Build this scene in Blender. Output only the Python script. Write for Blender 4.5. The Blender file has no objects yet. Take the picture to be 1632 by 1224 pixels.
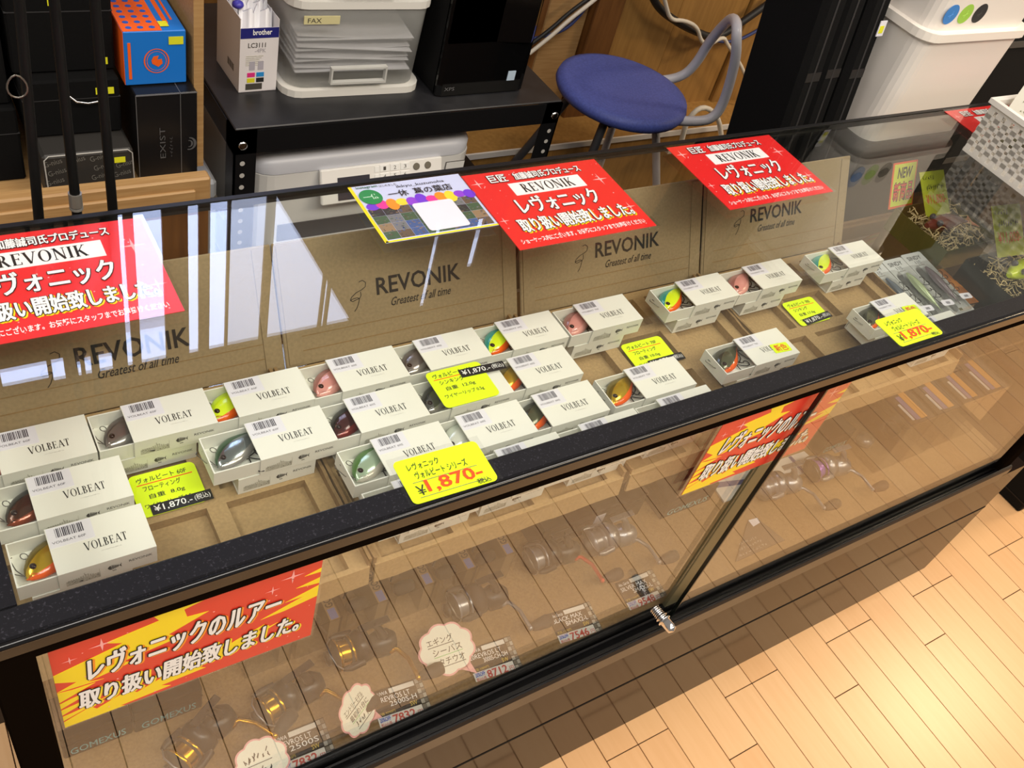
import bpy, math, random
from mathutils import Matrix, Vector, Euler
random.seed(7)
SC = bpy.context.scene
COL = SC.collection
H = 1.0233            # top of the showcase glass
DEP = 0.4377          # showcase depth
PI = math.pi

# ------------------------------------------------------------------ camera, light, exposure
cam_d = bpy.data.cameras.new('camera')
cam = bpy.data.objects.new('camera', cam_d)
COL.objects.link(cam)
cam_d.sensor_width = 36.0
cam_d.lens = 1487.245 * 36.0 / 1632.0
cam_d.clip_start = 0.02
_r = Vector((0.83774207, -0.49440051, 0.23185416))
_d = Vector((-0.22254655, -0.69684385, -0.68182232))
_f = Vector((0.49865945, 0.51959280, -0.69380254))
cam.matrix_world = Matrix(((_r[0], -_d[0], -_f[0], 0.04185947), (_r[1], -_d[1], -_f[1], -0.36766979), (_r[2], -_d[2], -_f[2], 1.64743772), (0, 0, 0, 1)))
SC.camera = cam

world = bpy.data.worlds.new('world'); SC.world = world
world.use_nodes = True
world.node_tree.nodes['Background'].inputs[0].default_value = (1.0, 0.90, 0.78, 1)
world.node_tree.nodes['Background'].inputs[1].default_value = 0.22

def area(name, loc, rot, sx, sy, power, col):
    l = bpy.data.lights.new(name, 'AREA'); l.shape = 'RECTANGLE'; l.size = sx; l.size_y = sy
    l.energy = power; l.color = col
    o = bpy.data.objects.new(name, l); o.location = loc; o.rotation_euler = rot; COL.objects.link(o)
    return o
WARM = (1.0, 0.83, 0.62)
area('ceiling_or_fill_lamp', (0.1, -1.2, 3.1), (0, 0, 0), 2.4, 0.8, 52, (1.0, 0.93, 0.84))
area('ceiling_or_fill_lamp', (2.6, -1.6, 3.1), (0, 0, 0), 2.4, 0.8, 54, WARM)
area('ceiling_or_fill_lamp', (1.6, 0.05, 3.1), (0, 0, 0), 0.9, 0.5, 15, (1.0, 0.92, 0.82))  # fill light added to brighten the right-hand trays, not a known fixture
area('ceiling_or_fill_lamp', (4.09, -0.06, 2.6), (0, 0, 0), 0.40, 0.40, 34, (1.0, 0.76, 0.48))
area('ceiling_or_fill_lamp', (-1.3, 0.4, 3.1), (0, 0, 0), 0.6, 1.6, 24, (1.0, 0.95, 0.88))
SC.view_settings.view_transform = 'Standard'
SC.view_settings.look = 'None'
SC.view_settings.gamma = 1.0
SC.view_settings.use_curve_mapping = False
SC.view_settings.exposure = 0.38

# ------------------------------------------------------------------ materials
def lin(c):
    def f(v):
        v /= 255.0
        return v / 12.92 if v <= 0.04045 else ((v + 0.055) / 1.055) ** 2.4
    return (f(c[0]), f(c[1]), f(c[2]), 1.0)
_mats = {}
def mat(name, rgb, rough=0.5, metal=0.0, noise=0.0, nscale=40.0, stretch=(1, 1, 1), rgb2=None, bump=0.0, spec=0.5, alpha=1.0, emit=0.0, coat=0.0):
    if name in _mats: return _mats[name]
    m = bpy.data.materials.new(name); m.use_nodes = True
    nt = m.node_tree; b = nt.nodes['Principled BSDF']
    b.inputs['Base Color'].default_value = lin(rgb)
    b.inputs['Roughness'].default_value = rough
    b.inputs['Metallic'].default_value = metal
    b.inputs['Specular IOR Level'].default_value = spec
    if coat: b.inputs['Coat Weight'].default_value = coat; b.inputs['Coat Roughness'].default_value = 0.05
    if alpha < 1: b.inputs['Alpha'].default_value = alpha
    if emit:
        b.inputs['Emission Color'].default_value = lin(rgb); b.inputs['Emission Strength'].default_value = emit
    if noise or rgb2 or bump:
        tc = nt.nodes.new('ShaderNodeTexCoord'); mp = nt.nodes.new('ShaderNodeMapping')
        mp.inputs['Scale'].default_value = stretch
        nz = nt.nodes.new('ShaderNodeTexNoise'); nz.inputs['Scale'].default_value = nscale; nz.inputs['Detail'].default_value = 4
        nt.links.new(tc.outputs['Object'], mp.inputs[0]); nt.links.new(mp.outputs[0], nz.inputs['Vector'])
        c1 = lin(rgb)
        if rgb2 is None:
            c2 = tuple(v * (1 - noise) for v in c1[:3]) + (1,)
        else: c2 = lin(rgb2)
        cr = nt.nodes.new('ShaderNodeValToRGB')
        cr.color_ramp.elements[0].position = 0.35; cr.color_ramp.elements[1].position = 0.65
        cr.color_ramp.elements[0].color = c2; cr.color_ramp.elements[1].color = c1
        nt.links.new(nz.outputs['Fac'], cr.inputs[0]); nt.links.new(cr.outputs[0], b.inputs['Base Color'])
        if bump:
            bp = nt.nodes.new('ShaderNodeBump'); bp.inputs['Strength'].default_value = bump; bp.inputs['Distance'].default_value = 0.002
            nt.links.new(nz.outputs['Fac'], bp.inputs['Height']); nt.links.new(bp.outputs[0], b.inputs['Normal'])
    _mats[name] = m
    return m

def glass(name, tint=(1, 1, 1), ior=1.5, rough=0.0):
    """thin pane: clear transmission plus Fresnel mirror on each face"""
    if name in _mats: return _mats[name]
    m = bpy.data.materials.new(name); m.use_nodes = True
    nt = m.node_tree; nt.nodes.clear()
    out = nt.nodes.new('ShaderNodeOutputMaterial'); mix = nt.nodes.new('ShaderNodeMixShader')
    tr = nt.nodes.new('ShaderNodeBsdfTransparent'); tr.inputs[0].default_value = tuple(tint) + (1,)
    gl = nt.nodes.new('ShaderNodeBsdfGlossy'); gl.inputs['Roughness'].default_value = rough
    fr = nt.nodes.new('ShaderNodeFresnel'); geo = nt.nodes.new('ShaderNodeNewGeometry')
    mr = nt.nodes.new('ShaderNodeMapRange')
    mr.inputs['To Min'].default_value = ior; mr.inputs['To Max'].default_value = 1.0 / ior
    nt.links.new(geo.outputs['Backfacing'], mr.inputs['Value']); nt.links.new(mr.outputs[0], fr.inputs['IOR'])
    nt.links.new(fr.outputs[0], mix.inputs[0]); nt.links.new(tr.outputs[0], mix.inputs[1]); nt.links.new(gl.outputs[0], mix.inputs[2])
    nt.links.new(mix.outputs[0], out.inputs[0])
    _mats[name] = m
    return m

def speckle(name, rgb, rgb2, scale, thr, rough, coat=0.0):
    if name in _mats: return _mats[name]
    m = mat(name, rgb, rough, coat=coat)
    nt = m.node_tree; b = nt.nodes['Principled BSDF']
    tc = nt.nodes.new('ShaderNodeTexCoord'); nz = nt.nodes.new('ShaderNodeTexNoise')
    nz.inputs['Scale'].default_value = scale; nz.inputs['Detail'].default_value = 2
    cr = nt.nodes.new('ShaderNodeValToRGB')
    cr.color_ramp.elements[0].position = thr; cr.color_ramp.elements[1].position = thr + 0.1
    cr.color_ramp.elements[0].color = lin(rgb); cr.color_ramp.elements[1].color = lin(rgb2)
    nt.links.new(tc.outputs['Object'], nz.inputs['Vector']); nt.links.new(nz.outputs['Fac'], cr.inputs[0]); nt.links.new(cr.outputs[0], b.inputs['Base Color'])
    return m

GLASS = glass('clear_glass', (0.97, 0.985, 0.97))
PANE = glass('door_glass', (0.98, 0.985, 0.97), 1.43)
CLEAR = glass('clear_plastic', (0.95, 0.95, 0.94), 1.45, 0.05)
LAMIN = glass('laminate_film', (0.99, 0.99, 0.99), 1.5, 0.0)
FILM = glass('clear_film', (0.98, 0.98, 0.98), 1.4, 0.08)
BLACKMET = mat('black_steel', (15, 15, 17), 0.45, spec=0.35)
RAIL = speckle('speckled_black_rail', (17, 17, 22), (46, 45, 52), 520, 0.60, 0.5)
RAIL.node_tree.nodes['Principled BSDF'].inputs['Specular IOR Level'].default_value = 0.22
RAILEDGE = mat('black_edge_trim', (10, 10, 12), 0.16)
BROWN = mat('dark_brown_board', (19, 13, 8), 0.5, spec=0.0)
KICK = mat('glossy_brown_base', (30, 20, 15), 0.10, noise=0.25, nscale=6, stretch=(1, 1, 8), spec=0.06)
ALU = mat('dark_aluminium_channel', (16, 16, 19), 0.30, spec=0.5)
CHROME = mat('chrome', (225, 225, 228), 0.12, metal=1.0)
KRAFT = mat('kraft_cardboard', (168, 140, 98), 0.85, noise=0.16, nscale=300, bump=0.1)
KRAFT2 = mat('kraft_cardboard_cut', (142, 114, 76), 0.9, noise=0.2, nscale=200)
KRAFTD = mat('kraft_lid', (149, 130, 99), 0.85, noise=0.14, nscale=260, bump=0.08)
INK = mat('black_print', (28, 26, 24), 0.6)
INKS = mat('soft_black_print', (70, 66, 60), 0.7)
GREYP = mat('grey_print', (172, 169, 157), 0.7, rgb2=(196, 194, 182), nscale=260)
LINE = mat('thin_grey_line', (110, 104, 92), 0.7)
BOXW = mat('ivory_box_paper', (229, 228, 220), 0.62)
BOXIN = mat('ivory_box_inside', (236, 236, 226), 0.7)
STICK = mat('white_sticker', (224, 222, 232), 0.5)
BAR = mat('barcode_print', (60, 56, 70), 0.6)
RED = mat('poster_red', (226, 44, 44), 0.3)
REDF = mat('poster_red_front', (222, 52, 38), 0.32)
WHITE = mat('white_print', (244, 244, 244), 0.4)
YEL = mat('poster_yellow', (250, 222, 20), 0.35)
ORG = mat('poster_orange', (248, 150, 30), 0.4)
LAM = mat('laminate_edge', (200, 196, 192), 0.25)
FLUO = mat('fluorescent_yellow_card', (226, 255, 10), 0.45)
REDINK = mat('red_marker', (240, 72, 16), 0.5)
ORINK = mat('orange_marker', (236, 110, 20), 0.5)
WOOD = mat('light_wood', (178, 142, 94), 0.55, rgb2=(164, 126, 80), nscale=7, stretch=(2, 30, 30))
PLYW = mat('plywood', (166, 124, 64), 0.6, rgb2=(150, 110, 54), nscale=5, stretch=(14, 14, 1.2))
PLYD = mat('brown_wood', (120, 78, 36), 0.5, rgb2=(100, 62, 26), nscale=5, stretch=(14, 14, 1.5))
BLACK = mat('matt_black', (10, 10, 11), 0.75, spec=0.2)
BLACKG = mat('gloss_black', (9, 9, 10), 0.08)
BLACKF = mat('black_fabric', (12, 12, 13), 0.9, noise=0.3, nscale=300, spec=0.15)
WPLA = mat('white_plastic', (226, 220, 214), 0.4)
WPLB = mat('printer_white', (216, 216, 214), 0.4)
GREYD = mat('dark_grey_screen', (62, 60, 68), 0.25)
TEAL = mat('teal_print', (110, 190, 205), 0.5)
BLUE = mat('sticker_blue', (58, 84, 190), 0.5)
STEEL = mat('hook_steel', (120, 118, 112), 0.3, metal=0.9)
HOOKB = mat('black_hook', (44, 42, 40), 0.35, metal=0.8)
GOLD = mat('gold_anodised', (224, 160, 40), 0.22, metal=0.95)
SILVER = mat('silver_paint', (150, 150, 154), 0.3, metal=0.7)
GUNM = mat('gunmetal', (32, 31, 32), 0.3, metal=0.2)
RUBB = mat('dark_rubber', (40, 35, 33), 0.7)
GOLDINK = mat('gold_print', (206, 176, 60), 0.5)
CARDBR = mat('brown_card', (62, 50, 38), 0.6)
PINKM = mat('pink_outline', (236, 170, 170), 0.6)
MEMO = mat('memo_white', (240, 238, 222), 0.6)

# ------------------------------------------------------------------ mesh helpers
class MB:
    def __init__(s): s.v = []; s.f = []; s.m = []; s.sm = []
    def add(s, vs, fs, m=0, smooth=False):
        o = len(s.v); s.v += [tuple(p) for p in vs]
        for f in fs: s.f.append(tuple(i + o for i in f)); s.m.append(m); s.sm.append(smooth)
        return s
    def box(s, x0, x1, y0, y1, z0, z1, m=0, bev=0.0):
        if bev > 0:
            b = bev
            vs = []
            for z, e in ((z0, b), (z0 + b, 0), (z1 - b, 0), (z1, b)):
                for (x, y) in ((x0 + b, y0 + e), (x1 - b, y0 + e), (x1 - e, y0 + b), (x1 - e, y1 - b), (x1 - b, y1 - e), (x0 + b, y1 - e), (x0 + e, y1 - b), (x0 + e, y0 + b)):
                    vs.append((x, y, z))
            fs = [tuple(range(7, -1, -1)), tuple(range(24, 32))]
            for k in range(3):
                for i in range(8):
                    j = (i + 1) % 8
                    fs.append((k * 8 + i, k * 8 + j, k * 8 + 8 + j, k * 8 + 8 + i))
            return s.add(vs, fs, m)
        vs = [(x0, y0, z0), (x1, y0, z0), (x1, y1, z0), (x0, y1, z0), (x0, y0, z1), (x1, y0, z1), (x1, y1, z1), (x0, y1, z1)]
        return s.add(vs, [(3, 2, 1, 0), (4, 5, 6, 7), (0, 1, 5, 4), (1, 2, 6, 5), (2, 3, 7, 6), (3, 0, 4, 7)], m)
    def prism(s, poly, z0, z1, m=0, axis='z'):
        n = len(poly)
        def P(a, b, c): return (a, b, c) if axis == 'z' else ((a, c, b) if axis == 'y' else (c, a, b))
        vs = [P(a, b, z0) for a, b in poly] + [P(a, b, z1) for a, b in poly]
        fs = [tuple(range(n - 1, -1, -1)), tuple(range(n, 2 * n))] + [(i, (i + 1) % n, n + (i + 1) % n, n + i) for i in range(n)]
        return s.add(vs, fs, m)
    def flat(s, poly, z=0.0, m=0):
        return s.add([(a, b, z) for a, b in poly], [tuple(range(len(poly)))], m)
    def tube(s, pts, r, n=8, m=0, cap=True, smooth=True):
        pts = [Vector(p) for p in pts]; N = len(pts); vs = []; fs = []
        up = None
        for i, p in enumerate(pts):
            t = (pts[min(i + 1, N - 1)] - pts[max(i - 1, 0)]).normalized()
            if up is None:
                up = Vector((0, 0, 1)) if abs(t.z) < 0.9 else Vector((1, 0, 0))
            a = t.cross(up).normalized(); b = a.cross(t).normalized(); up = b
            rr = r[i] if isinstance(r, (list, tuple)) else r
            for k in range(n):
                th = 2 * PI * k / n
                vs.append(p + a * (rr * math.cos(th)) + b * (rr * math.sin(th)))
        for i in range(N - 1):
            for k in range(n):
                k2 = (k + 1) % n
                fs.append((i * n + k, i * n + k2, (i + 1) * n + k2, (i + 1) * n + k))
        s.add(vs, fs, m, smooth)
        if cap:
            s.add([vs[k] for k in range(n)], [tuple(range(n - 1, -1, -1))], m)
            s.add([vs[(N - 1) * n + k] for k in range(n)], [tuple(range(n))], m)
        return s
    def lathe(s, prof, n=20, m=0, axis='z', c=(0, 0, 0), smooth=True, close=True):
        vs = []; fs = []
        for (r, h) in prof:
            for k in range(n):
                th = 2 * PI * k / n; a, b = r * math.cos(th), r * math.sin(th)
                p = (a, b, h) if axis == 'z' else ((h, a, b) if axis == 'x' else (b, h, a))
                vs.append((p[0] + c[0], p[1] + c[1], p[2] + c[2]))
        for i in range(len(prof) - 1):
            for k in range(n):
                k2 = (k + 1) % n
                fs.append((i * n + k, i * n + k2, (i + 1) * n + k2, (i + 1) * n + k))
        s.add(vs, fs, m, smooth)
        if close:
            L = len(prof) - 1
            if prof[0][0] > 1e-6: s.add(vs[:n], [tuple(range(n - 1, -1, -1))], m)
            if prof[L][0] > 1e-6: s.add(vs[L * n:], [tuple(range(n))], m)
        return s
    def ball(s, c, r, m=0, n=12, k=8, sx=1, sy=1, sz=1):
        prof = [(max(1e-5, math.sin(PI * i / k)) * r, -math.cos(PI * i / k) * r) for i in range(k + 1)]
        o = len(s.v); s.lathe(prof, n, m, close=False)
        for i in range(o, len(s.v)):
            v = s.v[i]; s.v[i] = (v[0] * sx + c[0], v[1] * sy + c[1], v[2] * sz + c[2])
        return s
    def mesh(s, name, mats):
        me = bpy.data.meshes.new(name); me.from_pydata(s.v, [], s.f)
        if not isinstance(mats, (list, tuple)): mats = [mats]
        for m in mats: me.materials.append(m)
        me.polygons.foreach_set('material_index', s.m); me.polygons.foreach_set('use_smooth', s.sm)
        me.update(); return me

def link(name, data, parent=None, loc=(0, 0, 0), rot=(0, 0, 0), scale=(1, 1, 1)):
    o = bpy.data.objects.new(name, data); COL.objects.link(o)
    o.location = loc; o.rotation_euler = rot; o.scale = scale
    if parent: o.parent = parent
    return o
def obj(name, mb, mats, parent=None, loc=(0, 0, 0), rot=(0, 0, 0)):
    return link(name, mb.mesh(name, mats), parent, loc, rot)
def tag(o, label, cat, group=None):
    o['label'] = label; o['category'] = cat
    if group: o['group'] = group
    return o
def thing(name, label, cat, loc=(0, 0, 0), rot=(0, 0, 0), group=None):
    return tag(link(name, None, None, loc, rot), label, cat, group)
def struct(name, mb, mats, loc=(0, 0, 0), rot=(0, 0, 0)):
    o = obj(name, mb, mats, None, loc, rot); o['kind'] = 'structure'; return o

# ------------------------------------------------------------------ lettering
_txt = {}
def text_mesh(s, w, h, m, off=0.0, shear=0.0, keep=False, align='c'):
    """lettering fitted to w x h, lower-left at the origin"""
    key = (s, round(w, 5), round(h, 5), m.name, off, shear, keep, align)
    if key in _txt: return _txt[key]
    cu = bpy.data.curves.new('lettering', 'FONT'); cu.body = s; cu.resolution_u = 2; cu.shear = shear; cu.size = 1.0
    o = bpy.data.objects.new('tmp', cu); COL.objects.link(o)
    base = bpy.data.meshes.new_from_object(o)
    xs = [v.co.x for v in base.vertices]; ys = [v.co.y for v in base.vertices]
    x0, x1, y0, y1 = min(xs), max(xs), min(ys), max(ys)
    if off:
        cu.offset = off
        me = bpy.data.meshes.new_from_object(o)
    else: me = base
    bpy.data.objects.remove(o)
    sx = w / max(1e-6, x1 - x0); sy = h / max(1e-6, y1 - y0)
    dx = dy = 0.0
    if keep:
        k = min(sx, sy); dx = (w - k * (x1 - x0)) / 2 if align == 'c' else 0; dy = (h - k * (y1 - y0)) / 2; sx = sy = k
    for v in me.vertices: v.co = ((v.co.x - x0) * sx + dx, (v.co.y - y0) * sy + dy, 0)
    me.materials.clear(); me.materials.append(m); me.update()
    _txt[key] = me
    return me
def fat(me, d, n=8):
    """the same lettering thickened by d, as one mesh"""
    key = ('fat', me.name, d)
    if key in _txt: return _txt[key]
    vs = [tuple(v.co) for v in me.vertices]; fs = [tuple(p.vertices) for p in me.polygons]; V = []; F = []
    for k in range(n):
        a = 2 * PI * k / n; o = len(V)
        V += [(x + d * math.cos(a), y + d * math.sin(a), .00002 * k) for x, y, z in vs]; F += [tuple(i + o for i in f) for f in fs]
    m2 = bpy.data.meshes.new('lettering'); m2.from_pydata(V, [], F); m2.materials.append(me.materials[0]); m2.update()
    _txt[key] = m2
    return m2
def ftext(parent, s, x, y, z, w, h, m, d, shear=0.0, n=8):
    return link('lettering', fat(text_mesh(s, w, h, m, 0.0, shear), d, n), parent, (x, y, z))
def text(parent, s, x, y, z, w, h, m, off=0.0, shear=0.0, rot=(0, 0, 0), keep=False, align='c', name='lettering'):
    return link(name, text_mesh(s, w, h, m, off, shear, keep, align), parent, (x, y, z), rot)

def stroke(mb, x0, y0, x1, y1, w, m=0):
    d = Vector((x1 - x0, y1 - y0)); n = Vector((-d.y, d.x)).normalized() * (w / 2)
    mb.flat([(x0 - n.x, y0 - n.y), (x1 - n.x, y1 - n.y), (x1 + n.x, y1 + n.y), (x0 + n.x, y0 + n.y)], 0, m)
def arc(mb, cx, cy, rx, ry, a0, a1, t0, t1, n=14, m=0):
    for i in range(n):
        A = a0 + (a1 - a0) * i / n; B = a0 + (a1 - a0) * (i + 1) / n
        def pts(a):
            t = t0 + (t1 - t0) * abs(math.cos(a))
            return (cx + rx * math.cos(a), cy + ry * math.sin(a)), (cx + (rx - t) * math.cos(a), cy + (ry - t * 0.6) * math.sin(a))
        p, q = pts(A); p2, q2 = pts(B)
        mb.flat([p, p2, q2, q], 0, m)
def serif_word(word, w, h, m, thick=0.15, thin=0.055):
    key = ('serif', word, w, h, m.name, thick)
    if key in _txt: return _txt[key]
    mb = MB(); x = 0.0
    T, t = thick, thin
    def ser(cx, y, wd=0.30): stroke(mb, cx - wd / 2, y, cx + wd / 2, y, 0.05)
    for ch in word:
        if ch == 'V':
            stroke(mb, x + .12, 1, x + .42, 0, T); stroke(mb, x + .74, 1, x + .44, 0, t); ser(x + .12, .98, .28); ser(x + .74, .98, .24); W = .86
        elif ch == 'O':
            arc(mb, x + .42, .5, .40, .52, 0, 2 * PI, t, T, 26); W = .84
        elif ch == 'L':
            stroke(mb, x + .18, 0, x + .18, 1, T); stroke(mb, x + .04, .025, x + .6, .025, .05); stroke(mb, x + .58, 0, x + .58, .24, t); ser(x + .18, .98); W = .64
        elif ch == 'E':
            stroke(mb, x + .18, 0, x + .18, 1, T); stroke(mb, x + .04, .025, x + .62, .025, .05); stroke(mb, x + .04, .975, x + .6, .975, .05); stroke(mb, x + .18, .51, x + .48, .51, .05)
            stroke(mb, x + .6, 0, x + .6, .22, t); stroke(mb, x + .58, 1, x + .58, .8, t); stroke(mb, x + .48, .41, x + .48, .61, t); W = .68
        elif ch == 'B':
            stroke(mb, x + .18, 0, x + .18, 1, T); arc(mb, x + .3, .755, .24, .245, -PI / 2, PI / 2, t, T, 10); arc(mb, x + .3, .265, .3, .265, -PI / 2, PI / 2, t, T, 10)
            for y in (.025, .52, .975): stroke(mb, x + .04, y, x + .32, y, .05)
            W = .66
        elif ch == 'R':
            stroke(mb, x + .18, 0, x + .18, 1, T); arc(mb, x + .3, .745, .26, .255, -PI / 2, PI / 2, t, T, 10); stroke(mb, x + .34, .49, x + .66, 0, T)
            for y in (.50, .975): stroke(mb, x + .04, y, x + .32, y, .05)
            ser(x + .18, .02); ser(x + .68, .02, .2); W = .78
        elif ch == 'A':
            stroke(mb, x + .12, 0, x + .42, 1, t); stroke(mb, x + .74, 0, x + .44, 1, T); stroke(mb, x + .22, .33, x + .62, .33, .05); ser(x + .12, .02, .24); ser(x + .74, .02, .28); W = .86
        elif ch == 'T':
            stroke(mb, x + .34, 0, x + .34, 1, T); stroke(mb, x + .04, .975, x + .64, .975, .05); stroke(mb, x + .06, 1, x + .06, .76, t); stroke(mb, x + .62, 1, x + .62, .76, t); ser(x + .34, .02); W = .68
        elif ch == 'N':
            stroke(mb, x + .16, 0, x + .16, 1, t); stroke(mb, x + .16, 1, x + .72, 0, T); stroke(mb, x + .72, 0, x + .72, 1, t); ser(x + .16, .02, .24); ser(x + .12, .98, .22); ser(x + .72, .98, .24); W = .88
        elif ch == 'I':
            stroke(mb, x + .18, 0, x + .18, 1, T); ser(x + .18, .02); ser(x + .18, .98); W = .36
        elif ch == 'K':
            stroke(mb, x + .18, 0, x + .18, 1, T); stroke(mb, x + .26, .42, x + .66, 1, t); stroke(mb, x + .34, .56, x + .72, 0, T); ser(x + .18, .02); ser(x + .18, .98); ser(x + .66, .98, .22); ser(x + .74, .02, .22); W = .84
        x += W + 0.06
    for i, v in enumerate(mb.v): mb.v[i] = (v[0] / x * w, v[1] * h, 0)
    me = mb.mesh('lettering', m); _txt[key] = me
    return me
def scribble(parent, x, y, z, w, h, m, n=7, seed=1, rot=(0, 0, 0), name='pen_marks'):
    """small pen strokes where the photo shows writing too blurred to read"""
    mb = MB(); r = random.Random(seed); st = w / n
    for i in range(n):
        a = i * st
        for k in range(r.choice((2, 3, 3))):
            x0, y0 = a + r.uniform(.05, .5) * st, r.uniform(.05, .8) * h
            x1, y1 = a + r.uniform(.35, .9) * st, r.uniform(.1, 1.0) * h
            if abs(x1 - x0) + abs(y1 - y0) < .3 * h: y1 = y0 + .4 * h
            stroke(mb, x0, y0, x1, y1, .09 * h)
    return obj(name, mb, m, parent, (x, y, z), rot)
def star(mb, x, y, r, z=0.0, m=0):
    p = []
    for i in range(8):
        a = i * PI / 4; q = r if i % 2 == 0 else r * 0.16
        p.append((x + q * math.cos(a), y + q * math.sin(a)))
    mb.flat(p, z, m)
def rrect(w, h, r, n=4, x=0, y=0):
    p = []
    for cx, cy, a in ((w / 2 - r, h / 2 - r, 0), (-w / 2 + r, h / 2 - r, PI / 2), (-w / 2 + r, -h / 2 + r, PI), (w / 2 - r, -h / 2 + r, 1.5 * PI)):
        for i in range(n + 1):
            t = a + PI / 2 * i / n
            p.append((x + cx + r * math.cos(t), y + cy + r * math.sin(t)))
    return p
def circ(r, n=20, x=0, y=0, ry=None):
    return [(x + r * math.cos(2 * PI * i / n), y + (ry or r) * math.sin(2 * PI * i / n)) for i in range(n)]

# ================================================================== the setting
floor = struct('floor', MB().box(-1.2, 4.4, -1.6, 1.56, -0.03, -0.004), mat('floor_gap', (58, 40, 22), 0.9))
PL = [mat('floor_plank_a', (224, 180, 132), 0.30, rgb2=(221, 176, 127), nscale=3, stretch=(30, 2, 1)),
      mat('floor_plank_b', (221, 175, 127), 0.30, rgb2=(217, 170, 121), nscale=3, stretch=(30, 2, 1)),
      mat('floor_plank_c', (227, 184, 137), 0.30, rgb2=(223, 179, 131), nscale=3, stretch=(30, 2, 1))]
PW, PLEN = 0.0764, 0.606
pmesh = [MB().box(-PW / 2 + .0009, PW / 2 - .0009, -PLEN / 2 + .0009, PLEN / 2 - .0009, -.004, 0.0, bev=.0005).mesh('plank', m) for m in PL]
JO = [-0.041, -0.041, -0.45, -0.145]
for k in range(-10, 52):
    x = (k + 0.30) * PW
    for r in (-3, -2, -1, 0, 1):
        if r < -2 and k > 30 or r < -1 and k < 2 or k > 32 and r > 0: continue
        y = JO[(k - 16) % 4] + r * PLEN + PLEN / 2
        if y < -1.2 or (y > 0.75): continue
        link('plank', pmesh[random.randrange(3)], floor, (x, y, random.uniform(-.0003, 0.0)))

wall_back = struct('wall_back', MB().box(-1.2, 4.4, 1.55, 1.6, 0, 2.75), mat('wall_wood', (150, 106, 52), 0.6, rgb2=(132, 90, 42), nscale=4, stretch=(12, 1, 1)))
# upright boards of the panelled wall
for x0, x1, m, t in ((1.26, 1.56, PLYD, .012), (1.56, 1.70, WOOD, .006), (1.70, 1.80, PLYD, .03), (1.80, 2.02, PLYW, .02), (2.02, 2.30, PLYW, .012), (2.30, 2.60, PLYW, .024), (2.60, 3.2, PLYD, .01)):
    obj('panel', MB().box(x0 + .002, x1 - .002, 1.55 - t, 1.555, 0.02, 1.72, bev=.003), m, wall_back)
baseb = struct('baseboard_back', MB().box(-.4, 3.2, 1.40, 1.545, 0.0, 0.318).box(-.4, 3.2, 1.394, 1.40, 0.304, 0.320, 1), [PLYW, WPLA])
# high window, seen only mirrored in the counter glass
DAY = mat('daylit_frosted_pane', (196, 212, 255), 0.3, emit=9.5)
DAY2 = mat('daylit_wired_pane', (200, 212, 246), 0.3, emit=5.5)
win = struct('window_1', MB().box(.08, 1.60, 1.525, 1.549, 1.72, 1.75).box(.08, 1.60, 1.525, 1.549, 2.39, 2.42).box(.08, .12, 1.525, 1.549, 1.75, 2.39).box(1.56, 1.60, 1.525, 1.549, 1.75, 2.39), PLYD)
for x0, x1, z0, z1, m in ((.14, .25, 2.31, 2.37, DAY), (.26, .29, 2.31, 2.385, DAY), (.31, .33, 2.35, 2.385, DAY), (.34, .41, 2.34, 2.385, DAY), (.437, .462, 1.80, 2.385, DAY), (.485, .552, 1.80, 2.385, DAY),
        (.615, .642, 1.80, 2.385, DAY), (.671, .716, 1.80, 2.385, DAY), (.724, .818, 1.80, 2.385, DAY2), (.842, 1.002, 1.80, 2.385, DAY2), (1.012, 1.02, 1.9, 2.385, DAY2), (1.03, 1.11, 2.10, 2.385, DAY2), (1.152, 1.168, 2.26, 2.385, DAY2), (1.352, 1.368, 2.07, 2.385, DAY2), (1.497, 1.518, 2.07, 2.25, DAY2)):
    obj('pane', MB().box(x0, x1, 1.53, 1.536, z0, z1), m, win)
fr = MB(); xs = [.12, .437, .462, .485, .552, .615, .642, .671, .716, .724, .818, .842, 1.002, 1.012, 1.02, 1.03]
for a, b in ((.12, .14), (.25, .26), (.29, .31), (.33, .34), (.41, .437), (.462, .485), (.552, .615), (.642, .671), (.716, .724), (.818, .842), (1.002, 1.012), (1.02, 1.03), (1.11, 1.152), (1.168, 1.352), (1.368, 1.497), (1.518, 1.56)): fr.box(a, b, 1.522, 1.54, 1.75, 2.39)
fr.box(.12, .437, 1.522, 1.54, 1.75, 2.31).box(1.152, 1.168, 1.522, 1.54, 1.75, 2.26).box(1.352, 1.368, 1.522, 1.54, 1.75, 2.07).box(1.497, 1.518, 1.522, 1.54, 2.25, 2.39).box(1.497, 1.518, 1.522, 1.54, 1.75, 2.07)
obj('frame', fr, PLYD, win)
trim = struct('trim_1', MB().prism([(.80, 1.80), (1.11, 2.39), (1.20, 2.39), (1.20, 1.80)], 1.50, 1.52, axis='y'), PLYD)

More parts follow.
